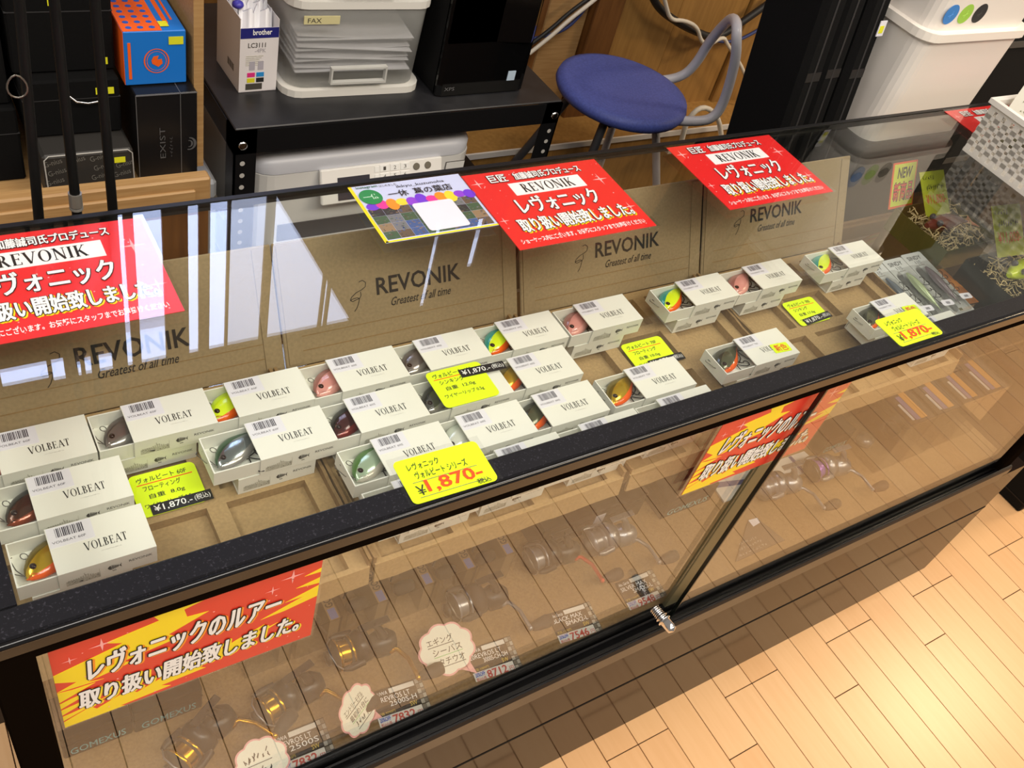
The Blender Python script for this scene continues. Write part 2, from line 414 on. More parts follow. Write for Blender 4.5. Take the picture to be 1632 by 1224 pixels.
# ================================================================== the glass showcase
XL, XR, XB = 0.016, 1.806, 1.915
case = thing('glass_showcase', 'long waist-high glass showcase counter with black speckled rim and glossy brown base', 'showcase', (0, 0, 0))
g = MB().box(XL, XR, 0.004, DEP - .006, H - .006, H)
obj('top_glass', g, GLASS, case)
rail = MB()
rail.prism([(0.004, H - .020), (0.0, H - .016), (0.0, H - .004), (0.003, H + .0008), (0.024, H + .0012), (0.026, H - .001), (0.026, H - .020)], XL - .004, XR, 0, axis='x')
for x0, x1 in ((XL - .004, .043), (XR - .028, XR)): rail.box(x0, x1, .026, DEP, H - .02, H + .001)
obj('top_rail', rail, RAIL, case)
obj('edge_trim', MB().tube([(XL - .004, .0005, H - .004), (XR, .0005, H - .004)], .0034, 8).box(XL - .004, XR, -.0022, .004, H - .017, H - .004), RAILEDGE, case)
obj('back_rail', MB().box(XL, XR, DEP - .006, DEP, H - .010, H + .001), BLACKMET, case)
obj('header_board', MB().box(XL, XR, .006, .020, H - .041, H - .018), BROWN, case)
for x0, x1, y0, y1 in ((XL, XL + .03, .004, .036), (XR - .03, XR, .004, .036), (XL, XL + .024, DEP - .016, DEP), (XR - .03, XR, DEP - .016, DEP)):
    obj('post', MB().box(x0, x1, y0, y1, .40, H - .02, bev=.002), BROWN if y0 < .1 else BLACKMET, case)
# bottom channel of the sliding doors
ch = MB().box(XL, XR, .000, .040, .404, .424)
for y0, zt in ((.000, .452), (.0075, .440), (.0185, .452)): ch.box(XL, XR, y0, y0 + .003, .424, zt)
ch.prism([(0.0, .426), (-.003, .429), (-.003, .446), (0.0, .452)], XL, XR, 0, axis='x')
obj('door_channel', ch, ALU, case)
obj('base_cabinet', MB().box(XL, XB, .004, DEP, .255, .404).box(XL, XB, .004, DEP, 0.0, .2515), KICK, case)
obj('base_seam', MB().box(XL, XB - .001, .0032, DEP - .01, .2505, .2555), BLACK, case)
FLOORC = mat('case_floor_board', (150, 120, 80), 0.6, rgb2=(132, 104, 68), nscale=300)
obj('case_floor', MB().box(XL, XR, .0345, DEP, .424, .455), FLOORC, case)
obj('glass_shelf', MB().box(XL + .03, XR - .03, .0665, DEP - .04, H - .2055, H - .1997), GLASS, case)
for a in (XL + .03, XR - .038): obj('shelf_bracket', MB().box(a, a + .008, .0665, DEP - .04, H - .215, H - .2055), BLACKMET, case)
obj('end_glass', MB().box(XR - .020, XR - .014, .036, DEP - .03, .455, H - .018), GLASS, case)
obj('end_glass', MB().box(XL + .003, XL + .008, .036, DEP - .03, .455, H - .018), GLASS, case)
obj('back_panel', MB().box(XL + .03, XR - .03, DEP - .012, DEP - .006, .455, .80), mat('back_panel', (120, 92, 58), 0.6), case)
# sliding front panes: left one runs in the rear track
XD = 0.8934
lp = obj('sliding_pane', MB().box(XL + .03, XD + .022, .0262, .0312, .43, H - .02), PANE, case)
obj('edge_strip', MB().box(XD - .010, XD + .022, .0252, .0322, .445, H - .041), mat('greenish_pull_strip', (128, 124, 96), 0.3, metal=0.5), lp)
obj('bottom_shoe', MB().box(XL + .03, XD + .022, .0245, .033, .43, .464), mat('black_shoe', (9, 9, 10), 0.4, spec=0.2), lp)
rp = obj('sliding_pane', MB().box(XD, XR - .03, .0122, .0172, .43, H - .02), PANE, case)
obj('pane_edge', MB().box(XD - .0015, XD + .0015, .0118, .0178, .43, H - .041), mat('dark_glass_edge', (16, 20, 16), 0.15), rp)
lk = MB()
lk.lathe([(.0001, -.034), (.0055, -.0295), (.0062, -.027), (.0062, -.004), (.0085, -.003), (.0085, .001), (.0062, .002), (.0062, .006), (.0078, .0065), (.0078, .0095), (.0055, .010), (.0055, .034), (.0001, .035)], 20, 0, axis='y')
lko = obj('showcase_lock', lk, CHROME, case, (.842, -.004, .502), (0, 0, math.radians(6)))
lko.scale = (1.25, .66, 1.25)
for k in range(5):
    a = -.02 + k * .0052
    obj('ratchet_tooth', MB().lathe([(.0058, .012 + k * .0045), (.0066, .013 + k * .0045), (.0066, .0145 + k * .0045), (.0058, .0155 + k * .0045)], 16, 0, axis='y', close=False), CHROME, lko)

# ------------------------------------------------------------------ cardboard display cartons
ZT = H - .185      # upper face of the carton inserts
LOGO = (0.0,)
def emblem(parent, x, y, z, s):
    mb = MB()
    def curve(pts):
        for a, b in zip(pts[:-1], pts[1:]): stroke(mb, a[0] * s, a[1] * s, b[0] * s, b[1] * s, .035 * s)
    curve([(.55, 1.0), (.75, 1.06), (.92, .92), (.88, .70), (.66, .58), (.36, .48), (.10, .30), (.02, .14), (.14, .06), (.34, .12), (.52, .16)])
    curve([(.02, .14), (.20, .20), (.40, .22), (.52, .16), (.44, -.10), (.34, -.30), (.20, -.46)])
    curve([(.52, .16), (.62, .30), (.60, .50)])
    return obj('emblem', mb, INK, parent, (x, y, z))
def carton(x0, label, lx=.11, ly=.066):
    t = thing('display_carton', label, 'carton', (x0, .064, ZT), group='kraft display cartons under the glass')
    W, D = .322, .279
    obj('carton_base', MB().box(0, W, 0, D, -.0140, -.0120), KRAFT, t)
    ins = MB()
    cx = [(.010 + i * .104, .094 + i * .104) for i in range(3)]
    cy = [(.004, .056), (.066, .122), (.140, .198), (.214, .266)]
    xs = [0] + [v for p in cx for v in p] + [W]; ys = [0] + [v for p in cy for v in p] + [D]
    for j in range(0, len(ys) - 1, 2): ins.box(0, W, ys[j], ys[j + 1], -.0120, 0)
    for (a, b) in cy:
        for i in range(0, len(xs) - 1, 2): ins.box(xs[i], xs[i + 1], a, b, -.0120, -.0001)
    obj('insert', ins, KRAFT, t)
    lip = MB(); n = 24; rr = random.Random(x0)
    top = [(i / n * W, 0.0) for i in range(n + 1)]; bot = [(i / n * W, -.026 - rr.uniform(0, .003)) for i in range(n + 1)]
    vs = [(a, -.002, b) for a, b in top] + [(a, -.006, b) for a, b in bot] + [(a, 0, b) for a, b in top] + [(a, -.003, b) for a, b in bot]; N = n + 1
    fs = []
    for i in range(n):
        fs += [(i, N + i, N + i + 1, i + 1), (2 * N + i, 2 * N + i + 1, 3 * N + i + 1, 3 * N + i), (i, i + 1, 2 * N + i + 1, 2 * N + i), (N + i, 3 * N + i, 3 * N + i + 1, N + i + 1)]
    lip.add(vs, fs)
    obj('front_lip', lip, KRAFT, t)
    for sx in (0, 1):
        sw = MB(); n = 14
        pts = [(0 + D * i / n, .010 + rr.uniform(-.0015, .0015)) for i in range(n + 1)]
        xx = 0 if sx == 0 else W
        sw.prism([(0, -.0135)] + [(D, -.0135)] + pts[::-1], xx - .0018, xx + .0018, axis='x')
        obj('side_wall', sw, KRAFT2, t)
    # leaning lid that stands up as a back wall
    L = .150
    lid = MB().box(-.0022, W + .0022, 0, L, -.0035, 0, bev=.0012)
    lo = obj('lid', lid, KRAFTD, t, (.019, D + .004, -.004), (math.radians(62), 0, 0))
    obj('lid_crease', MB().box(.004, W - .004, .018, .0192, 0, .0003).box(.004, W - .004, .036, .037, 0, .0003), KRAFT2, lo)
    for a in (.002, W - .020): obj('lid_flap', MB().box(a, a + .018, .004, L - .003, 0, .0012), KRAFTD, lo)
    text(lo, 'REVONIK', lx, ly, .0004, .116, .021, INK, off=.016)
    text(lo, 'Greatest of all time', lx + .018, ly - .017, .0004, .084, .0105, INK, off=.008, shear=.45)
    emblem(lo, lx - .036, ly - .004, .0004, .024)
    return t
CX = (.027, .355, .687, 1.017)
carton(CX[0], 'kraft display carton with raised lid, at the left end under the large red poster', .105, .053)
carton(CX[1], 'kraft display carton with raised lid, second from the left, holding nine open ivory boxes', .121, .069)
carton(CX[2], 'kraft display carton with raised lid, third from left, with the 70F memo in a cell', .124, .062)
carton(CX[3], 'kraft display carton with raised lid, rightmost, next to the three clear lure packs', .098, .070)

# ================================================================== lures and their boxes
BL, BW, BH = .083, .051, .024
def sleeve_mesh():
    t = .0012; mb = MB()
    mb.box(0, BL, 0, BW, BH - t, BH).box(0, BL, 0, BW, 0, t).box(0, BL, 0, t, t, BH - t).box(0, BL, BW - t, BW, t, BH - t)
    return mb.mesh('sleeve', BOXW)
def tray_mesh():
    t = .0013; x0, x1, y0, y1, h = .001, .0815, .0017, BW - .0017, .0208; mb = MB()
    mb.box(x0, x1, y0, y1, .0013, .0026, 1)
    for a in ((x0, x1, y0, y0 + t), (x0, x1, y1 - t, y1), (x0, x0 + t, y0 + t, y1 - t), (x1 - t, x1, y0 + t, y1 - t)):
        mb.box(a[0], a[1], a[2], a[3], .0026, h, 0)
    return mb.mesh('tray', [BOXW, BOXIN])
def sticker_mesh():
    mb = MB().box(.0008, .038, .0285, BW - .0006, BH, BH + .0002, 0)
    rr = random.Random(3); x = .0075
    while x < .030:
        w = rr.choice((.0004, .0007, .0011)); mb.flat([(x, .0385), (x + w, .0385), (x + w, .0485), (x, .0485)], BH + .00025, 1); x += w + rr.choice((.0004, .0006, .0009))
    return mb.mesh('barcode_sticker', [STICK, BAR])
def front_print_mesh():
    """grey picture strip with a palace outline, printed on the long side"""
    mb = MB(); y = -.00015
    def q(x0, x1, z0, z1, m): mb.add([(x0, y, z0), (x1, y, z0), (x1, y, z1), (x0, y, z1)], [(0, 1, 2, 3)], m)
    q(.0055, .0335, .0035, .0100, 0)
    rr = random.Random(5)
    for i in range(13):
        x = .007 + i * .002; h = .0105 + .003 * math.exp(-((x - .021) / .004) ** 2) + rr.uniform(0, .001)
        q(x, x + .0014, .0100, h, 0)
    q(.0206, .0212, .013, .0165, 0)
    for i in range(26):
        x = rr.uniform(.006, .0325); z = rr.uniform(.004, .010); 
        mb.add([(x, y - .0001, z), (x + .0009, y - .0001, z), (x + .0009, y - .0001, z + .0005), (x, y - .0001, z + .0005)], [(0, 1, 2, 3)], 1)
    for a in ((.0055, .0335, .0032, .0035), (.0332, .0335, .0035, .0160)): q(*a, 0)
    return mb.mesh('side_picture', [GREYP, INKS])
def fish_mesh():
    mb = MB(); s = .0115
    stroke(mb, .08 * s, .5 * s, .9 * s, .5 * s, .07 * s)
    for i in range(5):
        x = .30 + i * .11; h = .30 - i * .035
        stroke(mb, x * s, (.5 - h) * s, (x + .06) * s, (.5 + h) * s, .07 * s)
    mb.flat([(0, .5 * s), (.12 * s, .72 * s), (.26 * s, .78 * s), (.26 * s, .22 * s), (.12 * s, .28 * s)])
    mb.flat([(.88 * s, .5 * s), (1.05 * s, .78 * s), (1.0 * s, .5 * s), (1.05 * s, .22 * s)])
    for i in range(3): mb.flat([(.34 * s + i * .1 * s, -.02 * s), (.42 * s + i * .1 * s, -.02 * s), (.42 * s + i * .1 * s, .08 * s), (.34 * s + i * .1 * s, .08 * s)])
    return mb.mesh('fish_emblem', INKS)
M_SLEEVE, M_TRAY, M_STICK, M_SIDE, M_FISH = sleeve_mesh(), tray_mesh(), sticker_mesh(), front_print_mesh(), fish_mesh()
M_VOL = serif_word('VOLBEAT', .0365, .0088, INK)
def lure_box(x, y, z, label, slide=0.0, code=None, rz=0.0, group='ivory lure boxes in the cartons', new=False):
    t = thing('lure_box', label, 'box', (x, y, z + .0004), (0, 0, rz), group)
    link('tray', M_TRAY, t, (-slide, 0, 0))
    s = link('sleeve', M_SLEEVE, t)
    link('side_picture', M_SIDE, s)
    link('fish_emblem', M_FISH, s, (.040, -.0002, .0062), (PI / 2, 0, 0))
    text(s, 'REVONIK', .0585, -.0002, .0125, .0205, .0034, INKS, rot=(PI / 2, 0, 0))
    if code:
        link('barcode_sticker', M_STICK, s)
        text(s, 'VOLBEAT ' + code, .003, .0325, BH + .0003, .028, .0026, BAR)
        link('lettering', M_VOL, s, (.0265, .0165, BH + .0002))
        scribble(s, .0385, .0115, BH + .0002, .0175, .0013, INKS, 12, 3, name='small_print')
    if new:
        st = obj('new_colour_sticker', MB().prism(rrect(.030, .0165, .002), 0, .0003), FLUO, t, (.060, .0165, BH + .0003), (0, 0, -.08))
        text(st, '新色', -.0105, -.006, .0005, .021, .012, REDINK, off=.012)
    return t

def lure_mesh(back, side, belly):
    up = [(0, 0), (.0035, .0062), (.010, .0108), (.018, .0138), (.027, .0140), (.037, .0112), (.047, .0068), (.0535, .0040), (.056, .0022)]
    lo = [(0, 0), (.003, -.0036), (.009, -.0066), (.018, -.0086), (.027, -.0082), (.037, -.0056), (.047, -.0018), (.0535, .0004), (.056, .0012)]
    def ev(tab, x):
        for (a, b), (c, d) in zip(tab[:-1], tab[1:]):
            if x <= c: return b + (d - b) * (x - a) / max(1e-9, c - a)
        return tab[-1][1]
    mb = MB(); NU, NV = 22, 14; vs = []; fs = []; ms = []
    for side_ in (1, -1):
        o = len(vs)
        for i in range(NU + 1):
            x = .056 * (1 - math.cos(PI * i / NU)) / 2
            a, b = ev(up, x), ev(lo, x); T = .0068 * (max(0.0, (a - b) / .0225)) ** .8
            for j in range(NV + 1):
                v = -math.cos(PI * j / NV)
                yy = (a + b) / 2 + (a - b) / 2 * v
                vs.append((x, yy, side_ * T * math.sqrt(max(0, 1 - v * v))))
        for i in range(NU):
            for j in range(NV):
                p = o + i * (NV + 1) + j
                f = (p, p + NV + 1, p + NV + 2, p + 1) if side_ == 1 else (p, p + 1, p + NV + 2, p + NV + 1)
                fs.append(f); ms.append(2 if j < 4 else (0 if j >= 9 else 1))
    mb.add(vs, fs); mb.m = ms; mb.sm = [True] * len(fs)
    mb.tube([(.0005, -.001, .0), (.004, -.0015, .0058), (.007, -.005, .0066)], .0003, 4, 2)
    return mb.mesh('body', [back, side, belly])
def paint(n, c, metal=0.0, rough=0.18): return mat('lure_' + n, c, rough, metal=metal, coat=0.6)
LCOL = {
 'gold': (paint('olive_gold', (116, 98, 20), .4), paint('gold_side', (206, 168, 30), .6), paint('orange_belly', (236, 96, 24))),
 'black': (paint('black_back', (22, 22, 20)), paint('dark_copper', (84, 48, 30), .5), paint('copper_belly', (150, 70, 40), .4)),
 'pink': (paint('pink_back', (150, 98, 92)), paint('pink_side', (206, 140, 132)), paint('pink_belly', (222, 160, 150))),
 'grey': (paint('grey_back', (92, 84, 82), .3), paint('grey_side', (132, 122, 118), .5), paint('silver_belly', (176, 172, 168), .6)),
 'lime': (paint('lime_back', (196, 226, 20)), paint('lime_side', (214, 236, 40)), paint('orange_belly', (236, 96, 24))),
 'blueback': (paint('teal_back', (30, 140, 130)), paint('lime_side', (196, 230, 30)), paint('orange_belly', (236, 96, 24))),
 'silver': (paint('green_back', (62, 96, 70), .5), paint('silver_side', (150, 158, 160), .8), paint('silver_belly', (190, 190, 190), .7)),
 'red': (paint('black_back', (22, 22, 20)), paint('dark_red', (70, 26, 24), .3), paint('red_belly', (120, 40, 34), .3)),
 'green': (paint('leaf_back', (74, 112, 56)), paint('pearl_green', (164, 184, 158), .3), paint('pearl_belly', (196, 190, 176), .2)),
 'steel': (paint('dark_back', (44, 46, 42), .4), paint('steel_side', (110, 110, 106), .7), paint('silver_belly', (176, 172, 168), .6)),
 'white': (paint('pearl_back', (190, 196, 182)), paint('pearl_side', (216, 218, 206), .2), paint('pearl_white', (228, 226, 216))),
 'brown': (paint('bark_back', (50, 50, 36)), paint('moss_side', (92, 92, 66), .4), paint('orange_belly', (236, 96, 24))),
}
_lm = {}
M_EYE = MB().lathe([(.0022, 0), (.0022, .0006), (.0013, .0009), (.0013, .0010), (.0001, .0012)], 12, 0).mesh('eye', mat('lure_eye', (40, 22, 20), 0.15))
M_EYER = MB().lathe([(.0026, 0), (.0026, .0003), (.0021, .0005)], 12, 0, close=False).mesh('eye_ring', mat('eye_ring', (180, 170, 150), 0.3, metal=.7))
def wire_mesh():
    mb = MB()
    mb.tube([(.001, .0, .001), (.000, .008, .003), (.003, .017, .004), (.005, .0165, .004)], .0004, 5)
    mb.tube([(.0015, .001, .001), (-.004, .008, .004), (-.003, .018, .005), (-.001, .0185, .005)], .0004, 5)
    return mb.mesh('wire_lip', STEEL)
def tie_mesh():
    return MB().tube([(.012 + .0022 * math.cos(a), .0140 + .0026 * math.sin(a), .0) for a in [i * PI / 5 for i in range(11)]], .0004, 5).mesh('line_tie', STEEL)
def treble_mesh():
    mb = MB()
    for k, a in enumerate((-.9, .2, 1.2)):
        p = [(0, 0), (.004, -.001), (.010, -.0015), (.0135, .000), (.0145, .003), (.013, .0055), (.0105, .0058)]
        c, s = math.cos(a), math.sin(a)
        mb.tube([(x * c - y * s, x * s + y * c, .002 * k - .002) for x, y in p], .00055, 5)
    mb.tube([(.0018 * math.cos(i * PI / 4) - .0018, .0018 * math.sin(i * PI / 4), 0) for i in range(9)], .0004, 4)
    return mb.mesh('treble_hook', HOOKB)
M_WIRE, M_TIE, M_TREB = wire_mesh(), tie_mesh(), treble_mesh()
def lure(x, y, z, ang, col, label, name='fishing_lure'):
    if col not in _lm: _lm[col] = lure_mesh(*LCOL[col])
    t = thing(name, label, 'lure', (x, y, z), (0, 0, ang), 'lures in the open boxes')
    t.scale = (1.22, 1.42, 1.15)
    link('body', _lm[col], t)
    link('eye', M_EYE, t, (.0088, .0022, .0048), (0, -.30, 0))
    link('eye_ring', M_EYER, t, (.0088, .0022, .0046), (0, -.30, 0))
    link('wire_lip', M_WIRE, t); link('line_tie', M_TIE, t)
    link('treble_hook', M_TREB, t, (.026, -.0088, -.001), (0, 0, -1.0)); link('treble_hook', M_TREB, t, (.047, -.003, -.001), (0, 0, -1.9))
    return t
SL = {5: .048, 8: .039, 16: .047, 17: .046, 18: .046, 19: .055, 20: .052, 21: .040}
ROW = (.128, .190, .251)
S = .033
# x of the sleeve, row, lure colour, series, carton, angle, box label, lure label
TOPS = [
 (.078, 0, 'gold', '60F', .62, 'ivory lure box in the front left corner, olive gold lure in its open end', 'olive gold lure with orange belly in the front left corner box'),
 (.075, 1, 'black', '60F', .45, 'ivory lure box at left edge of middle row, black and copper lure showing', 'black lure with coppery belly at the left edge of the middle row'),
 (.058, 2, 'pink', '60F', .5, 'leftmost ivory lure box of the back row, cut by the photo edge', 'pale pink lure in the leftmost box of the back row'),
 (.175, 2, 'grey', '60F', .55, 'second ivory lure box of the back row, silver grey lure showing', 'silver grey lure in the second box of the back row'),
 (.280, 2, 'lime', '60F', .5, 'third ivory lure box of the back row, lime lure with orange belly showing', 'lime lure with orange belly in third box of the back row'),
 (.281, 1, 'silver', '60F', .62, 'ivory lure box right of the first yellow memo, shiny silver green lure showing', 'shiny silver lure with green back right of the first yellow memo'),
 (.396, 2, 'pink', '60S', .6, 'fourth ivory lure box of the back row, pink lure with dark eye', 'dusky pink lure in the fourth box of the back row'),
 (.391, 1, 'red', '60S', .62, 'ivory lure box left of the memo lying on a box, black and dark red lure', 'black and dark red lure left of the memo lying on a box'),
 (.395, 0, 'green', '60S', .7, 'ivory lure box behind the left yellow price card, pale green lure showing', 'pale green pearl lure behind the left yellow price card'),
 (.506, 2, 'grey', '60S', .62, 'fifth ivory lure box of the back row, mauve grey lure showing', 'mauve grey lure in the fifth box of the back row'),
 (.502, 1, 'steel', '60S', .62, 'ivory lure box half covered by a yellow memo with black price strip', 'dark steel lure in the box under the yellow memo'),
 (.498, 0, 'white', '60S', .6, 'ivory lure box right of the left price card, pearl white lure in shade', 'pearl white lure in the box right of the left price card'),
 (.621, 2, 'blueback', '60S', .9, 'sixth ivory lure box of the back row, lime lure with teal back', 'lime lure with teal back in the sixth box of the back row'),
 (.603, 1, 'gold', '60S', .8, 'ivory lure box right of the memo lying on a box, golden lure showing', 'golden lure with orange belly right of the memo lying on a box'),
 (.601, 0, 'brown', '60S', .75, 'ivory lure box in front of the golden lure box, moss lure with orange belly', 'moss coloured lure with orange belly near the middle of the rail'),
 (.743, 2, 'pink', '70F', .75, 'seventh ivory lure box of the back row, glossy pink lure showing', 'glossy pink lure in the seventh box of the back row'),
 (.921, 2, 'blueback', '70F', .85, 'eighth ivory lure box of the back row, lime and teal lure above a cardboard seam', 'lime and teal lure in the eighth box of the back row'),
 (.740, 0, 'gold', '70F', .7, 'ivory lure box in front of the third yellow memo, bronze gold lure showing', 'bronze gold lure in the box in front of the third yellow memo'),
 (1.053, 2, 'pink', '70S', .8, 'ninth ivory lure box of the back row, salmon pink lure with black hooks', 'salmon pink lure with black hooks in the ninth back row box'),
 (1.244, 2, 'blueback', '70S', .85, 'rightmost ivory lure box of the back row beside the clear lure packs', 'lime and teal lure in the rightmost box of the back row'),
 (.930, 0, 'brown', '70S', 1.0, 'ivory lure box with yellow new colour sticker, standing before the empty cells', 'black and olive lure with orange belly beside the new colour sticker'),
 (1.214, 0, 'brown', '70S', .9, 'ivory lure box half hidden behind the right yellow price card', 'olive lure in the box behind the right yellow price card'),
]
for i, (x, r, c, ser, ang, bl, ll) in enumerate(TOPS):
    y = ROW[r]; slide = S if c != 'pink' or r != 2 or x < .7 else .034
    new = ser == '70S' and r == 0
    yb = .0150; ang = min(.54, .40 + .16 * ang); slide = SL.get(i, slide)
    lure_box(x, y, ZT + BH, bl, slide, ser, new=new)
    lure(x - slide + .0095, y + yb, ZT + BH + .0026 + .0070, ang, c, ll)
    lure_box(x - .022, y + .001, ZT, 'closed ivory box, lower of its stack, directly under the ' + ll.replace('in the', 'of the') if len(ll.split()) < 9 else 'closed ivory box, lower of its stack, under the ' + ' '.join(ll.split()[:7]))
# single boxes of the front row, mostly hidden by the rim
for x, y, xl, where, lab in ((.392, .070, .387, 'under the left price card', 'front row ivory lure box peeping out under the left yellow price card'), (.517, .070, .484, 'right of the left price card', 'front row ivory lure box cut by the rim, right of the left price card'),
                  (.631, .070, .602, 'left of the carton seam', 'front row ivory lure box cut by the rim, with a corner of yellow sticker'), (.751, .072, .717, 'left of the right poster', 'front row ivory lure box cut by the rim, before the bronze gold lure'),
                  (1.262, .072, 1.236, 'below the right price card', 'front row ivory lure box hidden by the right yellow price card')):
    b = lure_box(x, y, ZT + BH, lab, .034, '60S')
    lure_box(xl, y + .006, ZT, 'lower front row box seen through the front pane, ' + where, 0.0)
    if abs(x - .631) < .001: obj('yellow_sticker', MB().prism(rrect(.03, .016, .002), 0, .0003), FLUO, b, (.052, .030, BH + .0003))
# ------------------------------------------------------------------ yellow hand-written cards
def small_memo(x, y, z, rot, lines, label, strip=None, w=.064, h=.050):
    t = tag(obj('price_memo', MB().prism(rrect(w, h, .006), 0, .0006), FLUO, None, (x, y, z), rot), label, 'price card', 'yellow memos in the cartons')
    n = len(lines)
    for i, (s, u) in enumerate(lines):
        yy = h / 2 - .0115 - i * .0108; wd = w * u
        text(t, s, -w / 2 + .007 + i * .0035 * (i < 3), yy, .0009, wd, .0066, INK, off=.008)
        if i == 0: obj('underline', MB().box(-w / 2 + .006, -w / 2 + .012 + wd, yy - .0024, yy - .0014, .0006, .0009), REDINK, t)
    if strip:
        s = obj('price_strip', MB().box(0, .060, 0, .0125, 0, .0004), mat('black_strip', (26, 26, 26), 0.35), t, (strip[0], strip[1], .0010), (0, 0, strip[2]))
        text(s, '¥1,870.-', .003, .0022, .0006, .037, .0082, WHITE, off=.006)
        text(s, '(税込)', .0425, .0024, .0006, .0155, .008, WHITE)
    return t
small_memo(.197, .219, ZT + .003, (0.04, 0, 0), [('ヴォルビート 60F', .74), ('フローティング', .56), ('自重  8.0g', .52), ('ワイヤーリップ 0.5g', .72)], 'yellow memo in the left carton reading 60F with black price strip', (-.022, -.026, 0.0), .066, .052)
small_memo(.529, .2175, ZT + .0515, (0, 0, 0), [('ヴォルビート 60S', .70), ('シンキング', .44), ('自重  12.0g', .52), ('ワイヤーリップ 0.5g', .70)], 'yellow memo reading 60S lying on an ivory box with black price strip', (.004, .0085, -.04), .072, .056)
small_memo(.838, .226, ZT + .003, (0.04, 0, 0), [('ヴォルビート 70F', .72), ('フローティング', .56), ('自重 10.0g', .5), ('ワイヤーリップ 0.5g', .7)], 'yellow memo reading 70F in a cell of the third carton', (-.013, -.024, 0), .070, .050)
small_memo(1.150, .226, ZT + .003, (0.04, 0, 0), [('ヴォルビート 70S', .72), ('シンキング', .44), ('自重 17.0g', .5), ('ワイヤーリップ 0.5g', .7)], 'yellow memo reading 70S in a cell of the rightmost carton', (-.022, -.026, .06), .066, .050)
def big_card(x, y, label, rz=0.0):
    w, h = .082, .0465
    t = tag(obj('price_card', MB().prism(rrect(w, h, .005), 0, .0008), FLUO, None, (x, y, H + .0016), (0, 0, rz)), label, 'price card', 'yellow price cards on the rim')
    obj('clear_sleeve', MB().box(-w / 2 - .004, w / 2 + .004, -h / 2 - .0005, h / 2 + .004, .0009, .0012), FILM, t)
    text(t, 'レヴォニック', -w / 2 + .010, .0095, .0015, .030, .0075, INK, off=.01)
    text(t, 'ヴォルビート シリーズ', -w / 2 + .013, -.0005, .0015, .050, .0080, INK, off=.01)
    obj('ruled_line', MB().box(-w / 2 + .008, w / 2 - .012, -.0032, -.0027, .0013, .0015).box(-w / 2 + .008, w / 2 - .012, -.0190, -.0185, .0013, .0015), LINE, t)
    text(t, '¥', -w / 2 + .008, -.0170, .0015, .008, .0105, INK)
    text(t, '1,870-', -w / 2 + .018, -.0172, .0016, .053, .0140, REDINK, off=.022)
    text(t, '税込', w / 2 - .020, -.0226, .0018, .013, .0056, INK, off=.01)
    return t
big_card(.378, .0255, 'yellow price card reading 1,870 yen on the rim, left of the two', -.02)
big_card(1.018, .0275, 'yellow price card reading 1,870 yen on the rim, right of the two', 0.0)

# ------------------------------------------------------------------ red posters on the counter glass
def top_poster(x, y, label, w=.2019, h=.1428):
    t = tag(obj('poster', MB().box(-w / 2, w / 2, -h / 2, h / 2, 0, .0007), RED, None, (x, y, H + .0004)), label, 'poster', 'red posters on the counter glass')
    obj('laminate_film', MB().box(-w / 2 - .003, w / 2 + .003, -h / 2 - .003, h / 2 + .003, .0019, .0021), LAMIN, t)
    def ol(s, X, Y, W, Hh, yellow, o=.03, sh=0.0):
        if yellow: ftext(t, s, X + .0012, Y - .0014, .0009, W, Hh, YEL, .0013)
        ftext(t, s, X, Y, .0012, W, Hh, INK, .0011 if Hh < .02 else .0014)
        ftext(t, s, X, Y, .0015, W, Hh, WHITE, .00035 if Hh < .02 else .0006, n=6)
    ol('巨匠', -.070, .050, .025, .014, False, .035)
    ol('加藤誠司氏プロデュース', -.034, .050, .100, .0135, False, .035)
    b = obj('name_plate', MB().box(-.050, .056, .021, .045, .0008, .0011), WHITE, t)
    link('lettering', serif_word('REVONIK', .078, .0165, INK, .17, .06), b, (-.036, .0248, .0013))
    ol('レヴォニック', -.060, -.014, .118, .030, False, .025)
    ol('取り扱い開始致しました。', -.078, -.0455, .165, .024, True, .03)
    text(t, 'ショーケース内にございます。お気軽にスタッフまでお声掛けください', -.092, -.064, .0013, .182, .0088, WHITE, off=.02)
    sp = MB(); rr = random.Random(2)
    for (a, c, r) in ((-.088, .052, .010), (.082, .030, .012), (-.092, -.020, .007), (.088, -.030, .009)): star(sp, a, c, r)
    for i in range(46):
        a, c = rr.uniform(-.098, .098), rr.uniform(-.068, .068); sp.flat(circ(rr.uniform(.0004, .0011), 6, a, c))
    obj('sparkle', sp, mat('sparkle_pink', (255, 178, 178), .4), t, (0, 0, .00095))
    return t
YP = .3495
top_poster(.133, YP, 'red poster at the left end of the counter glass, cut by the photo edge')
top_poster(.6060 + .101, .3492, 'red poster on the counter glass beside the colourful photo card')
top_poster(.9370 + .101, .3533, 'red poster on the counter glass near the right end, below the stool')
top_poster(1.5745 + .101, .356, 'red poster half hidden under the white perforated basket')

